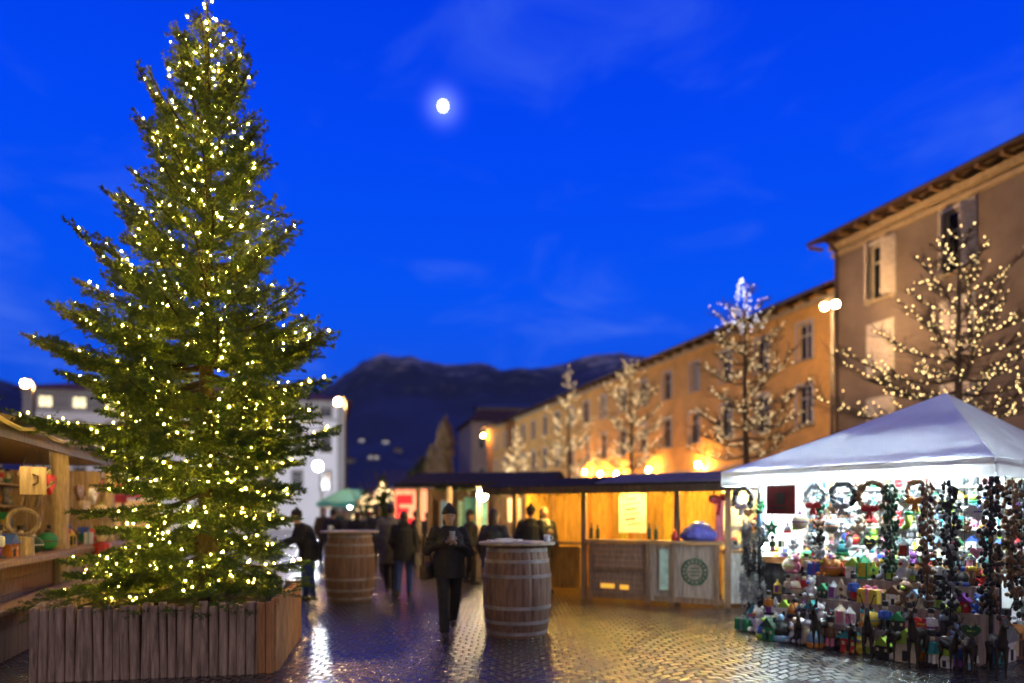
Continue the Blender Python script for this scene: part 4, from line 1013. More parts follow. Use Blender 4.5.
m = MB(); m.box((1.42, -.03, .62), (.16, .02, .72)); m.build('notice', mat('pale_green_notice', (0.45, 0.60, 0.52), .7), bar)
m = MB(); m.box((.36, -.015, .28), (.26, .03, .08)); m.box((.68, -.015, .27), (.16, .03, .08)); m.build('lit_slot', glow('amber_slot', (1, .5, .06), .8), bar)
# serving box at the left, lit from inside the stall
m = MB(); planks(m, -1.15, -.45, .12, .95, .62, .12); m.build('amber_front', BOARD['amber'], bar)
m = MB(); m.box((-.95, .75, 1.02), (1.6, .40, .05)); m.build('side_counter', BOARD['brown'], bar)
fir_garland('fir garland hanging along the eave of the glowing bar', [KF.w(-2.1, -.54, 2.05), KF.w(-.8, -.54, 2.00), KF.w(.4, -.54, 2.02), KF.w(1.8, -.54, 1.99), KF.w(3.1, -.54, 2.05)], .13)
for i, (a, b) in enumerate(((-1.1, .55), (.5, .5), (1.7, .6), (2.5, .5))):
    hanging_bulb(['amber bulb over the left end of the glowing bar', 'amber bulb behind the white poster of the glowing bar', 'amber bulb over the dark post of the glowing bar', 'amber bulb at the right end of the glowing bar'][i], KF.w(a, b, 2.08), glow('amber_bulb', (1.0, .60, .10), 1250), .05, .10)
# poster
m = MB(); m.box((0, 0, 0), (.56, .02, .78)); o = m.build('poster', mat('poster_paper', (0.72, .70, .68), .6)); o.location = KF.w(.42, 1.2, 1.62); o.rotation_euler = (0, 0, R(-28.8))
tag(o, 'white poster with slanting dark lines hung inside the glowing bar', 'poster')
m = MB()
for k in range(6): m.box((rnd.uniform(-.05, .05), -.014, .28 - k * .10), (rnd.uniform(.2, .42), .008, .022 + .02 * (k in (2, 4))), rot=Euler((0, R(-8), 0)))
m.build('print', mat('poster_ink', (.06, .05, .06), .6), o)
# bundle and pink column on the counter
def bundle():
    B = MB(); B.ell((0, 0, .13), (.30, .22, .15)); B.ell((.02, 0, .22), (.20, .16, .13)); B.ell((-.18, .02, .09), (.15, .15, .1)); B.ell((.2, -.02, .1), (.13, .15, .11))
    for k in range(9): B.tube([(0.02, 0, .33), (.2 * math.cos(k * .7), .15 * math.sin(k * .7), .22), (.29 * math.cos(k * .7), .21 * math.sin(k * .7), .06)], .016, n=6)
    q = remesh(B, .012); q.materials.append(mat('blue_violet_foil', (.12, .13, .55), .3, var=.5, scale=14)); q.polygons.foreach_set('use_smooth', [True] * len(q.polygons))
    return link('gift_bundle', q, loc=KF.w(1.98, .15, 1.132), rz=R(-28.8))
tag(bundle(), 'shiny blue violet bundle lying on the right of the bar counter', 'bundle')
o = thing('candy_column', 'pink and white column with a red bow standing at the right end of the bar counter', 'decoration', KF.w(2.33, .18, 1.132), 0)
m = MB(); m.lathe([(.10, 0), (.11, .03), (.075, .08), (.07, .5), (.09, .68), (.05, .72)], n=16); m.build('column', mat('pink_fabric', (.62, .18, .24), .7), o, smooth=True)
m = MB(); m.ell((-.10, -.06, .72), (.11, .05, .08)); m.ell((.08, -.06, .76), (.10, .05, .07)); m.tube([(0, -.07, .7), (-.06, -.10, .45)], [.03, .035], n=6); m.build('bow', mat('crimson_ribbon', (.35, .02, .04), .5), o, smooth=True)
m = MB(); m.lathe([(.06, 0), (.065, .1), (.03, .16), (.022, .2)], n=12)
tag(m.build('lantern', mat('red_lantern_glass', (.35, .03, .03), .2), loc=KF.w(1.60, .02, 1.132), smooth=True), 'small red jar candle at the foot of the dark bar post', 'candle')
for i, (a, b, h) in enumerate(((-.05, .2, .30), (.06, .25, .27), (1.05, .3, .3), (1.18, .28, .26))):
    m = MB(); m.lathe([(.035, 0), (.037, .01), (.037, h * .6), (.014, h * .78), (.014, h), (.011, h)], n=12)
    tag(m.build('bottle', M_BOT, loc=KF.w(a, b, 1.132), smooth=True), ['dark bottle at the left end of the bar counter', 'shorter dark bottle beside the leftmost one on the bar counter', 'dark bottle in the middle of the bar counter', 'shorter dark bottle right of the middle one on the bar counter'][i], 'bottle')
# ---- white cabinet between bar and gazebo
CF = Frame(3.72, 11.9, R(-14))
cab = thing('market_counter', 'pale painted plank counter between the bar and the white gazebo', 'market stall', (3.72, 11.9, 0), R(-14))
m = MB(); planks(m, 0, 1.25, .04, .92, 0, .15, vert=False); m.build('counter_front', BOARD['white'], cab)
m = MB()
for xx in (0, 1.25): planks2 = m.box((xx, .4, .48), (.03, .8, .88))
m.build('side_wall', BOARD['white'], cab); m = MB(); m.box((.62, .38, .95), (1.4, .9, .05)); m.build('counter_top', BOARD['pale'], cab, bevel=.006)
m = MB()
for xx in (.02, 1.24): m.box((xx, .78, 1.5), (.07, .07, 1.1))
m.build('post', BOARD['white'], cab)
m = MB(); planks(m, .03, 1.24, .97, 2.05, .84, .18); m.build('back_wall', BOARD['white'], cab)
o = thing('wreath', 'dark green bough arrangement fixed to the pale counter front', 'wreath', CF.w(.48, -.05, .55))
sg = []
for k in range(60):
    a = rnd.uniform(0, 6.28); sg.append([.02 * math.cos(a), 0, .02 * math.sin(a), .28 * math.cos(a) * rnd.uniform(.5, 1), rnd.uniform(-.1, 0), .17 * math.sin(a) * rnd.uniform(.5, 1)])
tri_mesh('bough', needles(sg, 90, .04, .009), M_NEEDLE, o)
o = thing('small_fir', 'small dark potted fir with a red bow on the pale counter', 'plant', CF.w(.55, .25, .977))
sg = []
for k in range(150):
    t = rnd.random(); a = rnd.uniform(0, 6.28); q = .24 * (1 - t) ** .8; z = .12 + .75 * t; sg.append([0, 0, z, q * math.cos(a), q * math.sin(a), z + .04])
tri_mesh('crown', needles(sg, 90, .04, .009), M_NEEDLE, o); m = MB(); m.lathe([(.08, 0), (.11, .14), (.10, .14)], n=12); m.build('pot', BOARD['brown'], o); m = MB(); m.ell((-.05, -.13, .55), (.06, .02, .04)); m.ell((.05, -.13, .55), (.06, .02, .04)); m.build('bow', mat('crimson_ribbon', (.35, .02, .04), .5), o)
o = thing('wreath', 'grey willow ring leaning on the pale counter left of the potted fir', 'wreath', CF.w(.18, .12, 1.20)); m = MB(); m.torus((0, 0, 0), .17, .045, n=26, m=7, rot=Euler((R(78), 0, 0)), jit=.5); m.build('ring', mat('willow_grey', (.22, .24, .28), .8), o)

hanging_bulb('added cool bulb over the pale counter beside the gazebo', CF.w(.62, .1, 2.02), M_COOL, .035, .1)  # extra lamp added to brighten the pale counter and its goods
# ================================================================== timber hut behind
HF = Frame(-2.35, 17.6, R(-12))
hut = thing('market_hut', 'brown timber market hut with a dark low roof behind the walkers', 'market stall', (-2.35, 17.6, 0), R(-12))
m = MB(); planks(m, -.1, 3.0, 0, 2.3, 2.2, .15); m.build('back_wall', BOARD['brown'], hut)
for xx in (-.1, 3.0):
    m = MB()
    for k in range(8): m.box((xx, .9 + k * .16, 1.15), (.03, .15, 2.3))
    m.build('side_wall', BOARD['brown'], hut)
for xx in (-.08, .75, 1.55, 2.98):
    m = MB(); m.box((xx, .05, 1.15), (.11, .11, 2.3)); m.build('post', BOARD['pale'], hut, bevel=.006)
m = MB(); planks(m, -.1, 3.0, .05, 1.0, .1, .13); m.build('counter_front', BOARD['brown'], hut)
m = MB(); m.box((1.47, .15, 1.03), (3.2, .5, .06)); m.build('counter_top', BOARD['pale'], hut)
m = MB(); m.prism([(-.7, 2.26), (-.7, 2.36), (1.1, 2.72), (2.9, 2.36), (2.9, 2.26), (1.1, 2.64)], 'x', -.45, 3.5); m.build('roof', FELT, hut)
fir_garland('fir garland on the eave of the timber hut', [HF.w(-.45, -.75, 2.28), HF.w(1.3, -.75, 2.22), HF.w(3.5, -.75, 2.28)], .13, 60)
hanging_bulb('brightest warm spot lamp under the timber hut eave', HF.w(1.72, -.3, 2.08), M_HBULBW, .12, .1)
def board(label, F_, x, y, z, w, h, m_, rz, lit=None):
    m = MB(); m.box((0, 0, 0), (w, .03, h)); m.box((0, -.002, h / 2 + .02), (w + .06, .05, .04), mi=1); m.box((0, -.002, -h / 2 - .02), (w + .06, .05, .04), mi=1)
    for sx in (-1, 1): m.box((sx * (w / 2 + .015), -.002, 0), (.03, .05, h), mi=1)
    o = m.build('panel', [m_, BOARD['brown']], loc=F_.w(x, y, z), rz=rz); tag(o, label, 'panel'); return o
board('turquoise panel inside the timber hut beside the bright lamp', HF, 1.22, .9, 1.62, .62, .85, mat('turquoise_board', (.16, .50, .44), .5), R(-12))
board('narrow pale green panel at the left in the timber hut', HF, .82, .95, 1.55, .18, .8, mat('pale_green_board', (.35, .60, .45), .5), R(-12))
board('cream panel inside the right bay of the timber hut', HF, 2.28, .9, 1.7, .36, .62, mat('cream_board', (.70, .58, .36), .5), R(-12))
board('narrow blue panel at the left bay of the timber hut', HF, .35, .95, 1.6, .2, .7, mat('blue_board', (.12, .28, .55), .5), R(-12))

# ================================================================== red fronted booth and far stalls
o = thing('market_booth', 'small far booth with a backlit red and orange front', 'market stall', (-3.5, 24.5, 0), R(0))
m = MB(); m.box((0, .9, 1.25), (1.5, 1.6, 2.5)); m.build('body', BOARD['brown'], o)
m = MB(); m.box((0, .06, 1.72), (1.4, .04, 1.5)); m.build('front_panel', glow('backlit_orange_panel', (1.0, .34, .16), 1.7), o)
RED = glow('backlit_red_mark', (1.0, .03, .03), 1.2)
m = MB(); m.box((-.32, .03, 2.12), (.5, .02, .34)); m.box((-.42, .03, 1.72), (.42, .02, .2)); m.box((-.28, .03, 1.32), (.6, .02, .26)); m.box((-.6, .03, 1.72), (.12, .02, 1.1)); m.build('red_mark', RED, o)
m = MB(); m.prism([(-.9, 2.5), (.9, 2.5), (0, 2.85)], 'y', -.3, 1.9); m.build('roof', mat('snowy_roof', (.6, .55, .5), .8), o)
m = MB(); m.box((0, -.15, .95), (1.7, .5, .06)); m.build('counter', BOARD['pale'], o)
CANV = {k: mat('canvas_' + k, c, .7, var=.12, trans=.35) for k, c in {'turquoise': (.10, .42, .42), 'white': (.7, .7, .68), 'green': (.08, .25, .12), 'red': (.45, .05, .05), 'cream': (.6, .5, .32)}.items()}
def far_stall(label, px, d, w, cv, bulb):
    x = pxy(px, d); o = thing('market_stall', label, 'market stall', (x, d, 0), 0, 'far market stalls')
    m = MB(); m.add([(-w / 2 - .2, -.3, 2.15), (w / 2 + .2, -.3, 2.15), (w / 2 + .2, 2.2, 2.15), (-w / 2 - .2, 2.2, 2.15), (-w * .2, .95, 2.85), (w * .2, .95, 2.85)], [(0, 1, 5, 4), (1, 2, 5), (2, 3, 4, 5), (3, 0, 4)])
    m.add([(-w / 2 - .2, -.3, 2.15), (w / 2 + .2, -.3, 2.15), (w / 2 + .2, -.3, 1.95), (-w / 2 - .2, -.3, 1.95)], [(0, 1, 2, 3)]); m.build('canopy', CANV[cv], o)
    for sx in (-1, 1):
        for yy in (-.2, 2.1): m = MB(); m.box((sx * w / 2, yy, 1.07), (.06, .06, 2.14)); m.build('post', METAL, o)
    m = MB(); planks(m, -w / 2, w / 2, 0, .95, 0, .14); m.box((0, .2, .98), (w + .1, .55, .05)); m.build('counter', BOARD['pale'], o)
    m = MB(); planks(m, -w / 2, w / 2, 0, 2.1, 2.12, .2); m.build('back_wall', BOARD['pale'], o)
    hanging_bulb('bulb inside the ' + label, (x, d + .6, 1.98), bulb, .09, .12)
far_stall('turquoise-roofed stall nearest the palace corner', 347, 33, 2.4, 'turquoise', glow('cool_stall_bulb', (.8, 1, .95), 60))
far_stall('cream-roofed stall right behind the lit fir', 386, 31, 2.2, 'cream', M_HBULBW)
far_stall('white-roofed stall far between the turquoise roof and the lit fir', 368, 42, 2.6, 'white', M_HBULBW)
far_stall('red-roofed stall seen through the left boughs of the spruce', 92, 22, 2.2, 'red', M_HBULBW)
far_stall('second white-roofed stall hidden behind the crowd', 343, 46, 2.8, 'white', M_HBULBW)
# ================================================================== goods
def gm(name, col, rough=.6, **k): return mat('goods_' + name, col, rough, var=.15, scale=20, **k)
GC = {k: gm(k, c) for k, c in {'red': (.50, .03, .03), 'white': (.75, .75, .75), 'green': (.03, .28, .10), 'blue': (.04, .10, .45), 'pink': (.65, .22, .32), 'grey': (.25, .26, .28), 'brown': (.16, .08, .04), 'yellow': (.65, .48, .05),
      'orange': (.60, .22, .03), 'purple': (.20, .05, .30), 'teal': (.04, .30, .32), 'black': (.02, .02, .022), 'cream': (.62, .52, .36), 'lime': (.35, .55, .06), 'sky blue': (.25, .45, .65), 'dark green': (.02, .07, .03)}.items()}
def g_plush(s, rr):
    m = MB(); m.ell((0, 0, .30 * s), (.25 * s, .22 * s, .30 * s), n=10, m=7); m.ell((0, -.04 * s, .74 * s), (.22 * s, .21 * s, .21 * s), n=10, m=7)
    for k in (-1, 1):
        m.ell((k * .16 * s, 0, .94 * s), (.08 * s, .05 * s, .09 * s), n=8, m=5); m.ell((k * .26 * s, -.10 * s, .38 * s), (.09 * s, .09 * s, .19 * s), n=8, m=5, rot=Euler((.5, k * .5, 0))); m.ell((k * .17 * s, -.24 * s, .10 * s), (.10 * s, .19 * s, .10 * s), n=8, m=5)
    m.ell((0, -.24 * s, .70 * s), (.09 * s, .08 * s, .07 * s), mi=1, n=8, m=5)
    for k in (-1, 1): m.ell((k * .08 * s, -.225 * s, .80 * s), .025 * s, mi=2, n=6, m=4)
    return m
def g_hat(s, rr):
    m = MB(); m.lathe([(.36 * s, 0), (.40 * s, .05 * s), (.40 * s, .20 * s), (.36 * s, .23 * s)], n=14, mi=1); m.lathe([(.35 * s, .2 * s), (.33 * s, .45 * s), (.2 * s, .68 * s), (.05 * s, .78 * s)], n=14); m.ell((0, 0, .86 * s), .14 * s, mi=1, n=8, m=6); return m
def g_gift(s, rr):
    w_, h = rr.uniform(.6, .9) * s, rr.uniform(.45, .8) * s
    m = MB(); m.box((0, 0, h / 2), (w_, w_ * .8, h)); m.box((0, 0, h / 2 + .004), (.12 * s, w_ * .8 + .01, h + .008), mi=1); m.box((0, 0, h / 2 + .002), (w_ + .01, .12 * s, h + .004), mi=1)
    for k in (-1, 1): m.ell((k * .13 * s, 0, h + .07 * s), (.14 * s, .05 * s, .07 * s), mi=1, n=8, m=5, rot=Euler((0, -k * .4, 0)))
    return m
def g_cracker(s, rr):      # nutcracker-like figure
    m = MB(); m.box((0, 0, .05 * s), (.4 * s, .3 * s, .1 * s), mi=2)
    for k in (-1, 1): m.tube([(k * .09 * s, 0, .1 * s), (k * .09 * s, 0, .42 * s)], .075 * s, n=8, mi=1)
    m.lathe([(.17 * s, .42 * s), (.20 * s, .55 * s), (.19 * s, .78 * s), (.08 * s, .82 * s)], n=10)
    for k in (-1, 1): m.tube([(k * .21 * s, 0, .76 * s), (k * .25 * s, -.03 * s, .45 * s)], .055 * s, n=7)
    m.ell((0, 0, .93 * s), (.12 * s, .12 * s, .13 * s), mi=3, n=10, m=7); m.lathe([(.13 * s, 1.0 * s), (.14 * s, 1.2 * s), (.11 * s, 1.22 * s)], n=10, mi=2); return m
def g_bauble(s, rr):
    m = MB(); m.ell((0, 0, .42 * s), .42 * s, n=14, m=10); m.lathe([(.10 * s, .82 * s), (.10 * s, .93 * s), (.05 * s, .94 * s)], n=8, mi=1); m.torus((0, 0, .99 * s), .06 * s, .015 * s, n=10, m=4, mi=1, rot=Euler((R(90), 0, 0))); m.torus((0, 0, .42 * s), .415 * s, .03 * s, n=16, m=4, mi=1); return m
def g_star(s, rr):
    P = []
    for k in range(10): q = (.5 if k % 2 == 0 else .22) * s; a = math.pi / 2 + k * math.pi / 5; P.append((q * math.cos(a), .5 * s + q * math.sin(a)))
    m = MB(); m.prism(P, 'y', -.05 * s, .05 * s); m.ell((0, -.05 * s, .5 * s), (.1 * s, .04 * s, .1 * s), mi=1, n=8, m=5); return m
def g_heart(s, rr):
    P = [(.028 * s * 16 * math.sin(t) ** 3, .5 * s + .028 * s * (13 * math.cos(t) - 5 * math.cos(2 * t) - 2 * math.cos(3 * t) - math.cos(4 * t))) for t in [k * 2 * math.pi / 24 for k in range(24)]]
    m = MB(); m.prism(P, 'y', -.08 * s, .08 * s); m.tube([(0, 0, .8 * s), (0, 0, 1.02 * s)], .015 * s, n=5, mi=1); m.box((0, -.085 * s, .52 * s), (.35 * s, .02 * s, .06 * s), mi=1); return m
def g_lantern(s, rr):
    m = MB(); m.box((0, 0, .04 * s), (.46 * s, .46 * s, .08 * s)); m.box((0, 0, .36 * s), (.34 * s, .34 * s, .56 * s), mi=1)
    for a in (-1, 1):
        for b in (-1, 1): m.box((a * .19 * s, b * .19 * s, .36 * s), (.05 * s, .05 * s, .58 * s))
    m.lathe([(.32 * s, .65 * s), (.10 * s, .88 * s), (.06 * s, .95 * s)], n=4); m.torus((0, 0, 1.0 * s), .07 * s, .015 * s, n=10, m=4, rot=Euler((R(90), 0, 0))); return m
def g_house(s, rr):
    m = MB(); m.box((0, 0, .28 * s), (.6 * s, .45 * s, .56 * s)); m.prism([(-.38 * s, .54 * s), (.38 * s, .54 * s), (0, .95 * s)], 'y', -.28 * s, .28 * s, mi=1); m.box((0, -.23 * s, .18 * s), (.15 * s, .02 * s, .3 * s), mi=2)
    for k in (-1, 1): m.box((k * .19 * s, -.23 * s, .36 * s), (.11 * s, .02 * s, .13 * s), mi=3)
    m.box((.18 * s, 0, .86 * s), (.1 * s, .1 * s, .22 * s), mi=2); return m
def g_stocking(s, rr):
    m = MB(); m.tube([(0, 0, .9 * s), (0, 0, .35 * s), (-.03 * s, 0, .2 * s), (-.25 * s, 0, .1 * s), (-.34 * s, 0, .1 * s)], [.16 * s, .15 * s, .16 * s, .13 * s, .07 * s], n=10); m.tube([(0, 0, .8 * s), (0, 0, 1.0 * s)], .185 * s, n=12, mi=1); return m
KINDS = {'plush bear': g_plush, 'bobble hat': g_hat, 'gift box': g_gift, 'wooden soldier': g_cracker, 'bauble': g_bauble, 'star': g_star, 'heart': g_heart, 'lantern': g_lantern, 'toy house': g_house, 'stocking': g_stocking}
CN = list(GC); WCOL = ['white'] * 5 + ['grey'] * 4 + ['cream'] * 3 + ['black'] * 3 + ['red', 'red', 'green', 'dark green', 'teal', 'pink', 'brown', 'brown', 'sky blue', 'orange', 'blue', 'lime', 'yellow', 'purple']
WKIND = ['plush bear'] * 4 + ['bobble hat'] * 2 + ['wooden soldier'] * 3 + ['lantern'] * 2 + ['toy house'] * 2 + ['stocking', 'stocking', 'bauble', 'star', 'heart', 'gift box']; USED = set(); grr = random.Random(21)
def good(where, group, p, rz, size, kinds=None, cols=None, hang=False):
    for _ in range(400):
        k = grr.choice(kinds or WKIND); c = grr.choice(cols or WCOL); c2 = grr.choice([q for q in CN if q != c])
        if (k, c, where) not in USED: USED.add((k, c, where)); lb = f'{c} {k} {where}'; break
    else:
        lb = f'{c} and {c2} {k} {where}'
        if lb in SEEN: return None
    m = KINDS[k](size * grr.uniform(.88, 1.12), grr)
    o = m.build(k.replace(' ', '_'), [GC[c], GC[c2], GC['black'], GC['cream']], loc=p, rz=rz + grr.uniform(-.25, .25), smooth=k in ('plush bear', 'bauble', 'bobble hat', 'stocking'))
    return tag(o, lb, k if len(k.split()) < 3 else k, group)

# ================================================================== white gazebo   (local x from the near corner to the left one, +y outward)
GA = math.atan2(.797, -.604); GF = Frame(4.95, 7.0, GA); GL, GW, GE = 3.3, 4.9, 2.19
gz = thing('gazebo', 'white pitched gazebo over the goods stall at the right, its canvas tinged blue', 'gazebo', (4.95, 7.0, 0), GA)
CWT = mat('gazebo_canvas', (.86, .86, .88), .5, var=.05, scale=1.2, trans=.12, bump=.15, bscale=3)
m = MB(); N = 26
def sag(p, q, t): return p.lerp(q, t)
cor = [Vector((0, 0, GE)), Vector((GL, 0, GE)), Vector((GL, -GW, GE)), Vector((0, -GW, GE))]; pk = Vector((GL * .43, -GW * .53, 3.32))
for i in range(4):
    a, b = cor[i], cor[(i + 1) % 4]; g = {}; vs = []
    for u in range(N + 1):
        for v in range(N + 1):
            e = a.lerp(b, u / N); p = e.lerp(pk, v / N); s_ = math.sin(math.pi * u / N) * (1 - v / N) * math.sin(math.pi * min(1, v / N + .12)) * .06
            e_ = 1 - v / N; vs.append(p - Vector((0, 0, s_ + .02 * math.sin(math.pi * v / N) + (u % N > 0) * e_ * math.sin(math.pi * v / N) * (.016 * math.sin(u * 1.1 + 2.5 * math.sin(v * .35 + i)) + rnd.uniform(-.006, .006)))))
    fs = [(u * (N + 1) + v, (u + 1) * (N + 1) + v, (u + 1) * (N + 1) + v + 1, u * (N + 1) + v + 1) for u in range(N) for v in range(N)]
    m.add(vs, fs)
m.build('canopy', CWT, gz, smooth=True)
m = MB()
for i in range(4):
    a, b = cor[i], cor[(i + 1) % 4]; nrm = (b - a).cross(Vector((0, 0, 1))).normalized() * -1
    vs = []; K = 40
    for k in range(K + 1):
        p = a.lerp(b, k / K); w_ = .008 * math.sin(k * 1.9); vs += [p + nrm * .012, p + nrm * (.012 + w_) - Vector((0, 0, .20 + .006 * math.sin(k * .8)))]
    m.add(vs, [(2 * k, 2 * k + 2, 2 * k + 3, 2 * k + 1) for k in range(K)])
m.build('valance', CWT, gz, smooth=True)
FR = mat('gazebo_frame', (.55, .56, .58), .35, metal=.7)
for i, (x_, y_) in enumerate(((.05, -.05), (GL - .36, -.36), (GL - .05, -GW + .05), (.05, -GW + .05))):
    m = MB(); m.box((x_, y_, GE / 2), (.035, .035, GE)); m.box((x_, y_, .01), (.14, .14, .02)); m.build('leg', METAL, gz)
m = MB()
for i in range(4):
    a, b = cor[i], cor[(i + 1) % 4]; c0 = Vector((GL / 2, -GW / 2, 0)); q = lambda p: p + (c0 - p).normalized() * .06 * Vector((1, 1, 0)) - Vector((0, 0, .06)); m.tube([q(a), q(b)], .018, n=6); m.tube([q(a), pk - Vector((0, 0, .08))], .016, n=6)
m.build('frame', FR, gz)
def tarp(x0, y0, x1, y1, z0=.02, z1=2.15):
    m = MB(); K = 30; vs = []
    for k in range(K + 1):
        x = x0 + (x1 - x0) * k / K; y = y0 + (y1 - y0) * k / K; o_ = .02 * math.sin(k * 1.7); vs += [(x, y + o_, z0), (x, y + o_ * .3, z1)]
    m.add(vs, [(2 * k, 2 * k + 2, 2 * k + 3, 2 * k + 1) for k in range(K)]); return m
tarp(0.1, -2.35, GL - .1, -2.35).build('side_sheet', CWT, gz, smooth=True)
tarp(GL - .06, -2.3, GL - .06, -.9).build('side_sheet', CWT, gz, smooth=True)
# tube lamps
for i, (xx, yy) in enumerate(((.6, -.26), (1.65, -.26), (2.7, -.26), (1.2, -1.5), (2.4, -1.5))):
    o = thing('tube_lamp', ['cold tube lamp under the front of the gazebo nearest its near corner', 'cold tube lamp under the middle of the gazebo front', 'cold tube lamp at the far left end of the gazebo front', 'cold tube lamp deeper inside the gazebo, right', 'cold tube lamp deeper inside the gazebo, left'][i], 'lamp', GF.w(xx, yy, 2.05 if yy > -.3 else 2.14), GA)
    m = MB(); m.box((0, 0, .035), (.66, .05, .03)); m.build('housing', FR, o); m = MB(); m.tube([(-.3, 0, 0), (.3, 0, 0)], .022, n=10); m.build('tube', M_COOL, o, smooth=True)
o = thing('spot_lamp', 'small bright white clip lamp at the left corner of the goods table', 'lamp', GF.w(3.0, -.55, 1.06), GA)
m = MB(); m.lathe([(.05, -.06), (.03, -.05), (.012, -.03), (.012, .08)], n=10); m.build('stand', METAL, o); m = MB(); m.ell((0, 0, .10), (.05, .05, .05), n=12, m=8); m.build('bulb', M_COOL, o, smooth=True)
# tables and shelf rack
tb = thing('goods_table', 'long goods table with an orange front board and dark draped cloth under the gazebo', 'table', (4.95, 7.0, 0), GA)
m = MB(); m.box((1.62, -.92, .93), (2.75, .75, .04)); m.build('tabletop', BOARD['pale'], tb)
m = MB(); m.box((1.62, -.535, .96), (2.76, .03, .09)); m.build('front_board', mat('orange_board', (.60, .26, .08), .6), tb)
m = MB(); K = 60; vs = []
for k in range(K + 1):
    x = .25 + 2.75 * k / K; w_ = .03 * math.sin(k * 1.3); vs += [(x, -.55, .91), (x, -.52 + w_, .02)]
m.add(vs, [(2 * k, 2 * k + 2, 2 * k + 3, 2 * k + 1) for k in range(K)])
vs = []
for k in range(K + 1):
    a = math.pi * .5 * k / K; w_ = .03 * math.sin(k * 1.5); vs += [(3.0 + .02, -.55 - .75 * k / K, .91), (3.02 + w_, -.52 - .8 * k / K, .02)]
m.add(vs, [(2 * k, 2 * k + 2, 2 * k + 3, 2 * k + 1) for k in range(K)])
m.build('tablecloth', mat('dark_grey_cloth', (.30, .31, .34), .9), tb, smooth=True)
for xx in (.35, 2.9):
    for yy in (-.62, -1.22): m = MB(); m.box((xx, yy, .46), (.05, .05, .90)); m.build('leg', METAL, tb)
rk = thing('shelf_rack', 'tiered white display rack at the back of the gazebo', 'shelf', (4.95, 7.0, 0), GA)
SHZ = [1.14, 1.42, 1.70, 1.97]
for z in SHZ: m = MB(); m.box((1.65, -2.08, z - .012), (2.95, .34, .022)); m.build('shelf', BOARD['white'], rk)
for xx in (.16, 1.65, 3.14): m = MB(); m.box((xx, -2.27, 1.04), (.04, .04, 2.05)); m.build('upright', FR, rk)
GG = 'goods in the white gazebo'
for i, z in enumerate(SHZ):
    for k in range(19):
        good(['on the lowest shelf', 'on the second shelf', 'on the third shelf', 'on the top shelf'][i] + ' at the back of the gazebo', GG, GF.w(.26 + k * .156, -2.03 + grr.uniform(-.06, .06), z), GA + math.pi, grr.uniform(.17, .25) if i < 3 else .17)
for r_, (yy, nm) in enumerate(((-1.18, 'in the back row on the goods table'), (-.92, 'in the middle row on the goods table'), (-.66, 'in the front row on the goods table'))):
    for k in range(18):
        good(nm, GG, GF.w(.32 + k * .15 + grr.uniform(-.03, .03), yy, .952), GA + math.pi, grr.uniform(.16, .25) * (1.12 if r_ == 0 else .85))
# sloping bins in front of the table
bn = thing('display_bench', 'stepped low display bench before the goods table, covered with small goods', 'bench', (4.95, 7.0, 0), GA)
for i, (yy, z) in enumerate(((-.42, .80), (-.18, .54), (.06, .28))): m = MB(); m.box((1.30, yy, z / 2), (2.35 - .1 * i, .21, z)); m.build('step', BOARD['grey'], bn)
for r_, (yy, z, nm) in enumerate(((-.40, .802, 'on the upper step of the low bench'), (-.16, .542, 'on the middle step of the low bench'), (.08, .282, 'on the lowest step of the low bench'))):
    for k in range(20):
        good(nm, GG, GF.w(.20 + k * .122 + grr.uniform(-.03, .03), yy, z), GA + math.pi, grr.uniform(.17, .29))
for k in range(9):    # sacks and toys at the rounded left end of the table
    good('on the ground at the left foot of the goods table', GG, GF.w(2.55 + (k % 3) * .2, -.38 + (k // 3) * .16, .01), GA + math.pi, grr.uniform(.26, .36), kinds=['plush bear', 'lantern', 'gift box', 'toy house'], cols=['grey', 'dark green', 'white', 'black', 'brown', 'green', 'teal'])
for k in range(20):
    good('on the cobbles along the foot of the low bench', GG, GF.w(.10 + k * .125 + grr.uniform(-.03, .03), .27 + grr.uniform(-.04, .06), .004), GA + math.pi, grr.uniform(.22, .34), kinds=['plush bear', 'plush bear', 'lantern', 'toy house', 'wooden soldier', 'wooden soldier', 'bobble hat', 'stocking'])
for k in range(14):
    good('on the cobbles round the near corner of the gazebo', GG, GF.w(.12 + .22 * (k % 2), -.42 - (k // 2) * .17, .004), GA + math.pi + R(80), grr.uniform(.3, .46), kinds=['plush bear', 'plush bear', 'lantern', 'toy house', 'wooden soldier'])
# things hanging from the front rail
def wreath(label, p, R0, c, bow, rz=GA):
    o = thing('wreath', label, 'wreath', p, rz, 'wreaths hanging along the gazebo front')
    m = MB(); m.torus((0, 0, 0), R0, R0 * .24, n=30, m=8, rot=Euler((R(90), 0, 0)), jit=.55); m.build('ring', GC[c], o)
    m = MB()
    for k in (-1, 1): m.ell((k * .05, .05, -R0), (.06, .02, .04), n=8, m=5)
    m.tube([(0, .05, -R0), (.03, .05, -R0 - .12)], [.014, .02], n=5); m.tube([(0, .05, -R0), (-.03, .05, -R0 - .12)], [.014, .02], n=5); m.build('bow', GC[bow], o)
    m = MB(); m.tube([(0, 0, R0), (0, 0, R0 + .14)], .004, n=4); m.build('cord', METAL, o)
for i, (x_, z, R0, c, b, lb) in enumerate(((3.02, 1.83, .13, 'black', 'white', 'dark wreath at the left end of the gazebo front with a white bow'), (1.98, 1.83, .12, 'grey', 'red', 'small grey wreath right of the dark red hanging'), (1.62, 1.84, .14, 'black', 'grey', 'black ring wreath left of the brown one'),
    (1.28, 1.82, .155, 'brown', 'red', 'brown ring wreath with a red bow in the middle of the gazebo front'), (.78, 1.86, .11, 'brown', 'orange', 'small brown wreath between the bead strands'))):
    wreath(lb, GF.w(x_, -.10, z), R0, c, b)
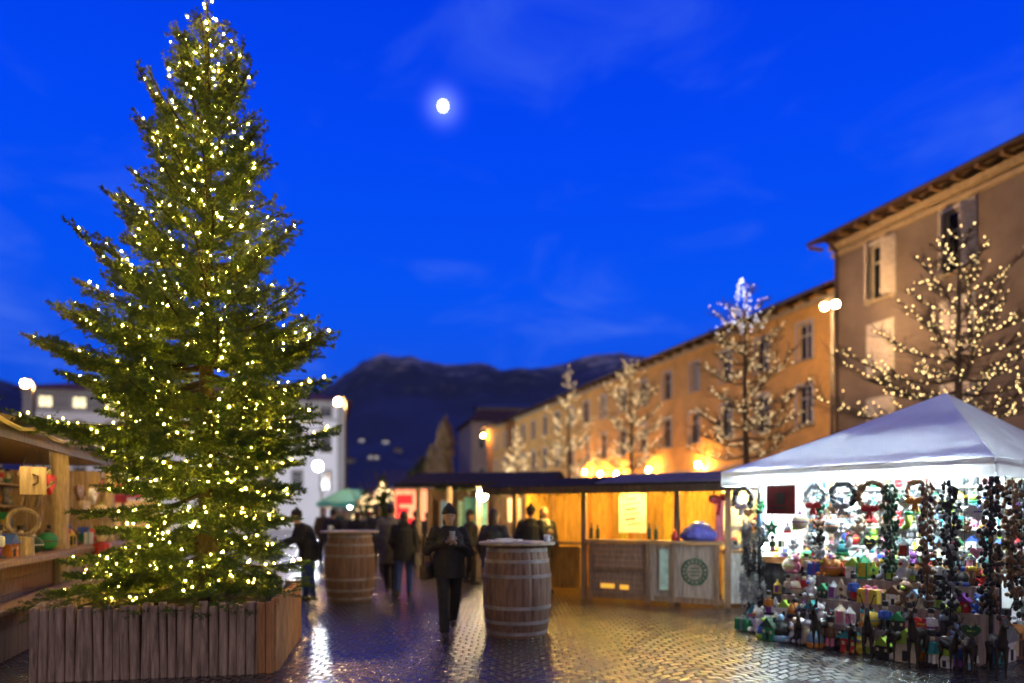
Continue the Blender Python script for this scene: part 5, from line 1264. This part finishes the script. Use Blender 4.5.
o = thing('wall_hanging', 'square dark red cloth hanging with a small dark motif on the gazebo front', 'hanging', GF.w(2.45, -.10, 1.78), GA)
m = MB(); m.box((0, 0, 0), (.40, .02, .36)); m.build('cloth', mat('maroon_cloth', (.14, .02, .02), .9), o); m = MB(); m.box((0, .014, .02), (.12, .01, .16)); m.box((0, .014, -.1), (.22, .01, .03)); m.build('motif', GC['black'], o); m = MB(); m.tube([(-.2, 0, .19), (.2, 0, .19)], .012, n=6); m.build('rod', BOARD['dark'], o)
def strand(label, p, z0, z1, c, c2, r, seed):
    rr = random.Random(seed); o = thing('bead_strand', label, 'garland', p, GA, 'dark strands hanging from the gazebo front')
    m = MB(); m2 = MB(); m.tube([(0, 0, z1), (0, 0, z0)], .008, n=5); z = z0
    while z < z1 - .03:
        for q in range(5):
            a = rr.uniform(0, 6.28); d = rr.uniform(.3, 1) * r
            m.ell((d * math.cos(a), d * math.sin(a), z + rr.uniform(-.02, .02)), (rr.uniform(.016, .03), rr.uniform(.016, .03), rr.uniform(.02, .04)), n=7, m=5, mi=int(rr.random() > .78))
        z += .042
    m.build('bead', [GC[c], GC[c2]], o, smooth=True)
for i, (x_, y_, z0, r, c, c2, lb) in enumerate(((1.02, .02, .95, .085, 'dark green', 'black', 'long dark green strand, leftmost on the gazebo front'), (.62, .04, .70, .075, 'brown', 'black', 'slim brown strand, second from the left'), (.38, .08, .45, .095, 'black', 'grey', 'thick black strand reaching nearly to the wooden deer'), (.02, .06, .60, .10, 'black', 'brown', 'black and brown strand at the near corner of the gazebo'), (-.06, -.30, .75, .09, 'brown', 'black', 'brown strand just round the near corner of the gazebo'), (-.05, -.62, .50, .10, 'black', 'grey', 'thick black strand farthest round the near corner of the gazebo'), (-.04, -.98, .40, .09, 'dark green', 'brown', 'dark green strand at the extreme right edge of the gazebo'))):
    strand(lb, GF.w(x_, y_, 0), z0, 1.98, c, c2, r, i)
for k in range(9):
    x_ = [2.80, 2.22, 1.80, 1.46, 1.14, .90, .50, .20, 2.62][k]
    z = [1.42, 1.40, 1.36, 1.34, 1.60, 1.42, 1.35, 1.5, 1.30][k]
    p = GF.w(x_, -.16, z); q = good('hanging from the front rail of the gazebo', GG, p, GA + math.pi, .24, kinds=['stocking', 'star', 'heart', 'bauble', 'plush bear'])
    m = MB(); m.tube([(p.x, p.y, z + .2), (p.x, p.y, 2.12)], .004, n=4); c_ = m.build('cord', METAL); 
    c_.parent = q; c_.matrix_parent_inverse = Matrix.LocRotScale(q.location, q.rotation_euler, None).inverted()
# string of figures in the middle of the front
for k, (c, z) in enumerate((('dark green', 1.60), ('brown', 1.40), ('black', 1.20), ('grey', 1.02))):
    m = g_plush(.24, grr); tag(m.build('plush_toy', [GC[c], GC['white'], GC['black']], loc=GF.w(1.98, -.22, z), rz=GA + math.pi, smooth=True), f'{c} plush toy in the hanging column of toys, {["topmost", "second from top", "third from top", "lowest"][k]}', 'plush toy', GG)
# rows of small ornaments on cords between the rail and the table
for r_, (yy, z, nm) in enumerate(((-.30, 1.66, 'in the upper row of ornaments on cords at the gazebo front'), (-.36, 1.38, 'in the middle row of ornaments on cords at the gazebo front'), (-.30, 1.14, 'in the lower row of ornaments on cords at the gazebo front'))):
    for k in range(19):
        p = GF.w(.20 + k * .155 + grr.uniform(-.05, .05), yy + grr.uniform(-.06, .06), z + grr.uniform(-.07, .07)); q = good(nm, GG, p, GA + math.pi, grr.uniform(.13, .20), kinds=['star', 'heart', 'stocking', 'plush bear', 'plush bear', 'toy house', 'lantern', 'bobble hat', 'wooden soldier'])
        if q is None: continue
        m = MB(); m.tube([(p.x, p.y, p.z + .13), (p.x, p.y, 2.10)], .003, n=3); c_ = m.build('cord', METAL); c_.parent = q; c_.matrix_parent_inverse = Matrix.LocRotScale(q.location, q.rotation_euler, None).inverted()
o = thing('fur_bundle', 'tall bundle of grey and black fleeces hanging at the left end of the goods table', 'fleeces', GF.w(3.0, -.30, 0), GA)
for k, c in enumerate(((.16, .165, .18), (.04, .04, .045), (.34, .35, .37), (.07, .07, .075))):
    sg = []
    for q in range(34):
        a = grr.uniform(0, 6.28); rr_ = grr.uniform(.05, .19) * (1.15 - .12 * k); z = 1.62 - k * .40 - grr.uniform(0, .3)
        sg.append([rr_ * math.cos(a), rr_ * math.sin(a) * .8, z, rr_ * 1.1 * math.cos(a), rr_ * .9 * math.sin(a), z - grr.uniform(.15, .3)])
    tri_mesh('fleece', needles(sg, 260, .05, .014), mat('fleece_' + 'abcd'[k], c, .95, var=.4, scale=9), o)
for k in range(9): good('on the pale counter beside the gazebo', 'goods on the pale counter', CF.w(.12 + (k % 5) * .24, .12 + .3 * (k // 5), .98), R(-14), grr.uniform(.2, .3))
for k in range(5):
    p = CF.w(.12 + k * .25, -.02, grr.uniform(1.5, 1.72)); q = good('hanging over the pale counter beside the gazebo', 'goods on the pale counter', p, R(-14), .22, kinds=['star', 'heart', 'bauble', 'stocking'])
    m = MB(); m.tube([(p.x, p.y, p.z + .2), (p.x, p.y, 2.06)], .003, n=3); c_ = m.build('cord', METAL); c_.parent = q; c_.matrix_parent_inverse = Matrix.LocRotScale(q.location, q.rotation_euler, None).inverted()
m = MB(); m.tube([CF.w(-.02, -.02, 2.06), CF.w(1.27, -.02, 2.06)], .015, n=6); tag(m.build('rail', METAL), 'thin dark rail above the pale counter that ornaments hang from', 'rail')
# dark wooden deer on the cobbles
def deer_mesh(s, head_up, seed):
    rr = random.Random(seed); B = MB()
    B.tube([(0, .26, .50), (0, .1, .52), (0, -.12, .52), (0, -.25, .54)], [.07, .095, .085, .105], n=10); B.ell((0, -.24, .53), (.085, .11, .115)); B.ell((0, .26, .51), (.085, .10, .10))
    hz = .86 if head_up else .62; hy = -.44
    B.tube([(0, -.28, .58), (0, -.36, (.58 + hz) / 2 + .04), (0, hy, hz)], [.075, .05, .045], n=9); B.tube([(0, hy + .02, hz + .02), (0, hy - .14, hz - .05)], [.055, .028], n=9); B.ell((0, hy - .145, hz - .05), (.028, .03, .026))
    for k in (-1, 1):
        B.tube([(k * .06, -.24, .48), (k * .065, -.25, .26), (k * .062, -.235, .14), (k * .06, -.25, .02)], [.05, .028, .020, .022], n=8)
        B.tube([(k * .06, .26, .48), (k * .07, .20, .32), (k * .066, .31, .18), (k * .064, .28, .02)], [.065, .04, .022, .022], n=8)
        B.ell((k * .07, hy + .05, hz + .05), (.035, .014, .05), rot=Euler((0, k * .9, 0)))
        B.tube([(k * .03, hy + .03, hz + .04), (k * .09, hy + .08, hz + .17), (k * .13, hy + .02, hz + .32)], [.016, .014, .010], n=7); B.tube([(k * .085, hy + .07, hz + .16), (k * .10, hy - .04, hz + .24)], [.013, .009], n=7); B.tube([(k * .11, hy + .05, hz + .24), (k * .18, hy + .06, hz + .30)], [.012, .009], n=7)
    B.tube([(0, .34, .54), (0, .39, .48)], [.03, .018], n=7)
    me = remesh(B, .013, 1); me.polygons.foreach_set('use_smooth', [True] * len(me.polygons)); me.materials.append(WOODD); me.name = 'deer'
    return me
WOODD = mat('dark_carved_wood', (.025, .018, .013), .6, var=.4, scale=14)
dm = [deer_mesh(1, True, 1), deer_mesh(1, False, 2)]
DL = [(1.95, .42, .62, 0, 200, 'small dark deer farthest left in the row before the gazebo'), (1.62, .50, .78, 0, 150, 'dark deer with raised head, second from the left'), (1.30, .46, .70, 1, 215, 'dark grazing deer, third from the left in the row'), (1.05, .60, .85, 0, 190, 'tall dark deer turned to the left under the green strand'), (.78, .50, .72, 1, 140, 'dark grazing deer below the slim brown strand'),
      (.52, .66, .90, 0, 160, 'largest dark deer before the thick black strand'), (.28, .50, .66, 0, 230, 'small dark deer right of the largest one'), (.06, .62, .80, 1, 175, 'grazing dark deer near the gazebo corner'), (-.12, .40, .88, 0, 205, 'dark deer at the near corner of the gazebo, rightmost of the row')]
for x_, y_, s, k, a, lb in DL:
    o = bpy.data.objects.new('deer_figure', dm[k]); COL.objects.link(o); o.location = GF.w(x_, y_ * .8, -.004); o.scale = (s * .66, s * .66, s * .76); o.rotation_euler = (0, 0, GA + R(200 + (a - 185) * .55)); tag(o, lb, 'deer figure', 'carved deer before the gazebo')

# ================================================================== wooden hut at the left   (local x along the front away from the camera, +y towards the square)
LA = math.atan2(.95, -.314); LF = Frame(-6.05, 8.1, LA)
LI = LF   # local +y = rotate +90 of x: points to -X ; so the square lies at -y
lh = thing('market_hut', 'wooden gift hut at the left edge with a fir-trimmed roof and a pale log post', 'market stall', (-6.05, 8.1, 0), LA)
m = MB(); planks(m, -2.2, 5.0, 0, 2.5, 1.7, .16); m.build('back_wall', BOARD['pale'], lh)
for xx in (5.0,):
    m = MB()
    for k in range(7): m.box((xx, .2 + k * .24, 1.2), (.04, .23, 2.4))
    m.build('side_wall', BOARD['pale'], lh)
m = MB(); planks(m, -2.2, 5.0, .05, 1.0, .02, .19, vert=False); m.build('counter_front', BOARD['brown'], lh)
m = MB(); m.box((1.4, .0, 1.05), (7.3, .70, .07)); m.build('counter_top', BOARD['brown'], lh, bevel=.01)
m = MB(); m.box((1.4, -.42, .62), (7.2, .30, .06)); m.box((1.4, -.30, .30), (7.2, .05, .58)); m.build('front_ledge', BOARD['brown'], lh, bevel=.01)
for xx, rr_ in ((2.0, .12), (-1.9, .11), (4.9, .10)):
    m = MB(); m.tube([(xx + .02 * math.sin(k * 2), -.05 + .02 * math.cos(k * 3), 2.5 * k / 8) for k in range(9)], [rr_ * (1 + .12 * math.sin(k * 2.3)) for k in range(9)], n=12); m.build('log_post', BOARD['log'], lh, smooth=True)
m = MB(); m.prism([(-.55, 2.50), (-.55, 2.60), (.9, 3.1), (2.2, 2.60), (2.2, 2.5), (.9, 3.0)], 'x', -2.4, 5.3); rf = m.build('roof', BOARD['dark'], lh)
m = MB(); m.box((1.4, -.53, 2.47), (7.6, .05, .22)); m.build('fascia', BOARD['dark'], rf)
m = MB(); m.box((1.4, .58, 2.515), (7.4, 2.2, .02)); m.build('ceiling', BOARD['brown'], rf)
fir_garland('fir garland along the roof edge of the left gift hut', [LF.w(-2.4, -.6, 2.62), LF.w(0, -.6, 2.64), LF.w(2.5, -.6, 2.60), LF.w(5.3, -.6, 2.62)], .11)
m = MB(); m.tube([LF.w(-2.4 + k * .35, -.62, 2.50 + .03 * math.sin(k * 1.7)) for k in range(22)], .022, n=6)
tag(m.build('rope', GC['cream']), 'pale rope swagged below the fir garland of the left gift hut', 'rope')
for i, xx in enumerate((-1.4, -.2, 1.0, 2.8, 4.2)): hanging_bulb('warm bulb inside the left gift hut, ' + ['nearest the camera', 'second from the camera', 'above the hanging wooden board', 'just beyond the log post', 'at the far end'][i], LF.w(xx, -.36, 2.468), M_HBULB, .032, .01)
o = thing('hanging_board', 'square pale wooden board with a dark carved hook motif hung at the left hut', 'sign', LF.w(.05, -.30, 2.0), R(30))
m = MB(); m.box((0, 0, 0), (.27, .03, .34)); m.build('board', BOARD['log'], o, bevel=.006); m = MB(); m.tube([(.0, -.03, .08), (.05, -.03, .06), (.05, -.03, -.02), (.0, -.03, -.05)], .012, n=6); m.build('motif', BOARD['dark'], o); m = MB(); m.tube([(-.11, 0, .17), (0, 0, .46), (.11, 0, .17)], .006, n=4); m.build('cord', METAL, o)
o = thing('willow_reindeer', 'pale bent-branch ring with antler twigs on a stump on the left hut counter', 'decoration', LF.w(.30, -.12, 1.50), R(34))
m = MB(); m.lathe([(.13, -.415), (.12, -.40), (.115, -.19), (.11, -.175)], n=14); m.build('stump', BOARD['log'], o)
m = MB(); m.torus((0, 0, 0), .16, .026, n=28, m=8, rot=Euler((R(90), 0, 0)), jit=.25); m.build('ring', BOARD['log'], o)
m = MB(); m.tube([(.12, 0, .18), (.2, -.02, .42), (.16, 0, .62)], [.025, .02, .012], n=7); m.tube([(.19, -.02, .38), (.34, 0, .52)], [.018, .01], n=6); m.tube([(-.02, 0, .22), (.02, 0, .46), (-.06, 0, .6)], [.022, .018, .01], n=7); m.tube([(.17, 0, .5), (.27, 0, .66)], [.014, .008], n=6); m.build('antler', BOARD['log'], o, smooth=True)
GH = 'goods in the left gift hut'
lr = thing('shelf_rack', 'warm-lit wooden shelf rack at the back of the left gift hut', 'shelf', (-6.05, 8.1, 0), LA)
for z in (1.35, 1.75, 2.12): m = MB(); m.box((1.4, 1.45, z - .015), (7.0, .34, .03)); m.build('shelf', BOARD['log'], lr)
m = MB()
for xx in (-2.1, .6, 3.0, 4.9): m.box((xx, 1.62, 1.2), (.05, .05, 2.4))
m.build('upright', BOARD['log'], lr)
HC = ['red', 'white', 'cream', 'brown', 'orange', 'yellow', 'green', 'pink', 'grey', 'dark green']
for i, z in enumerate((1.35, 1.75, 2.12)):
    for k in range(22): good(['on the low shelf', 'on the middle shelf', 'on the high shelf'][i] + ' in the left gift hut', GH, LF.w(-.9 + k * .26, 1.40 + grr.uniform(-.05, .05), z), LA, grr.uniform(.2, .3) if i < 2 else .22, cols=HC)
for k in range(20): good('on the counter of the left gift hut', GH, LF.w(-.8 + k * .28 + (0.2 if k * .28 - .8 > 1.1 else 0), .05 + grr.uniform(-.12, .2), 1.086), LA, grr.uniform(.2, .32), cols=HC)
for k, (x_, z) in enumerate(((2.55, 1.80), (2.9, 1.55), (3.4, 1.75), (3.9, 1.5), (1.2, 1.85))): 
    p = LF.w(x_, -.15, z); q = good('hanging at the front of the left gift hut', GH, p, LA, .32, kinds=['stocking', 'star', 'heart', 'bauble'], cols=['red', 'white', 'cream', 'brown'])
    m = MB(); m.tube([(p.x, p.y, z + .28), (p.x, p.y, 2.5)], .004, n=4); c_ = m.build('cord', METAL); c_.parent = q; c_.matrix_parent_inverse = Matrix.LocRotScale(q.location, q.rotation_euler, None).inverted()
o = thing('nutcracker_figure', 'tall red wooden soldier standing on the ledge of the left hut behind the lowest boughs', 'figure', LF.w(2.75, -.42, .652), LA)
S_ = .62
q = g_cracker(S_, grr); q.build('body', [GC['red'], GC['white'], GC['black'], GC['cream']], o)
bpy.context.view_layer.update()
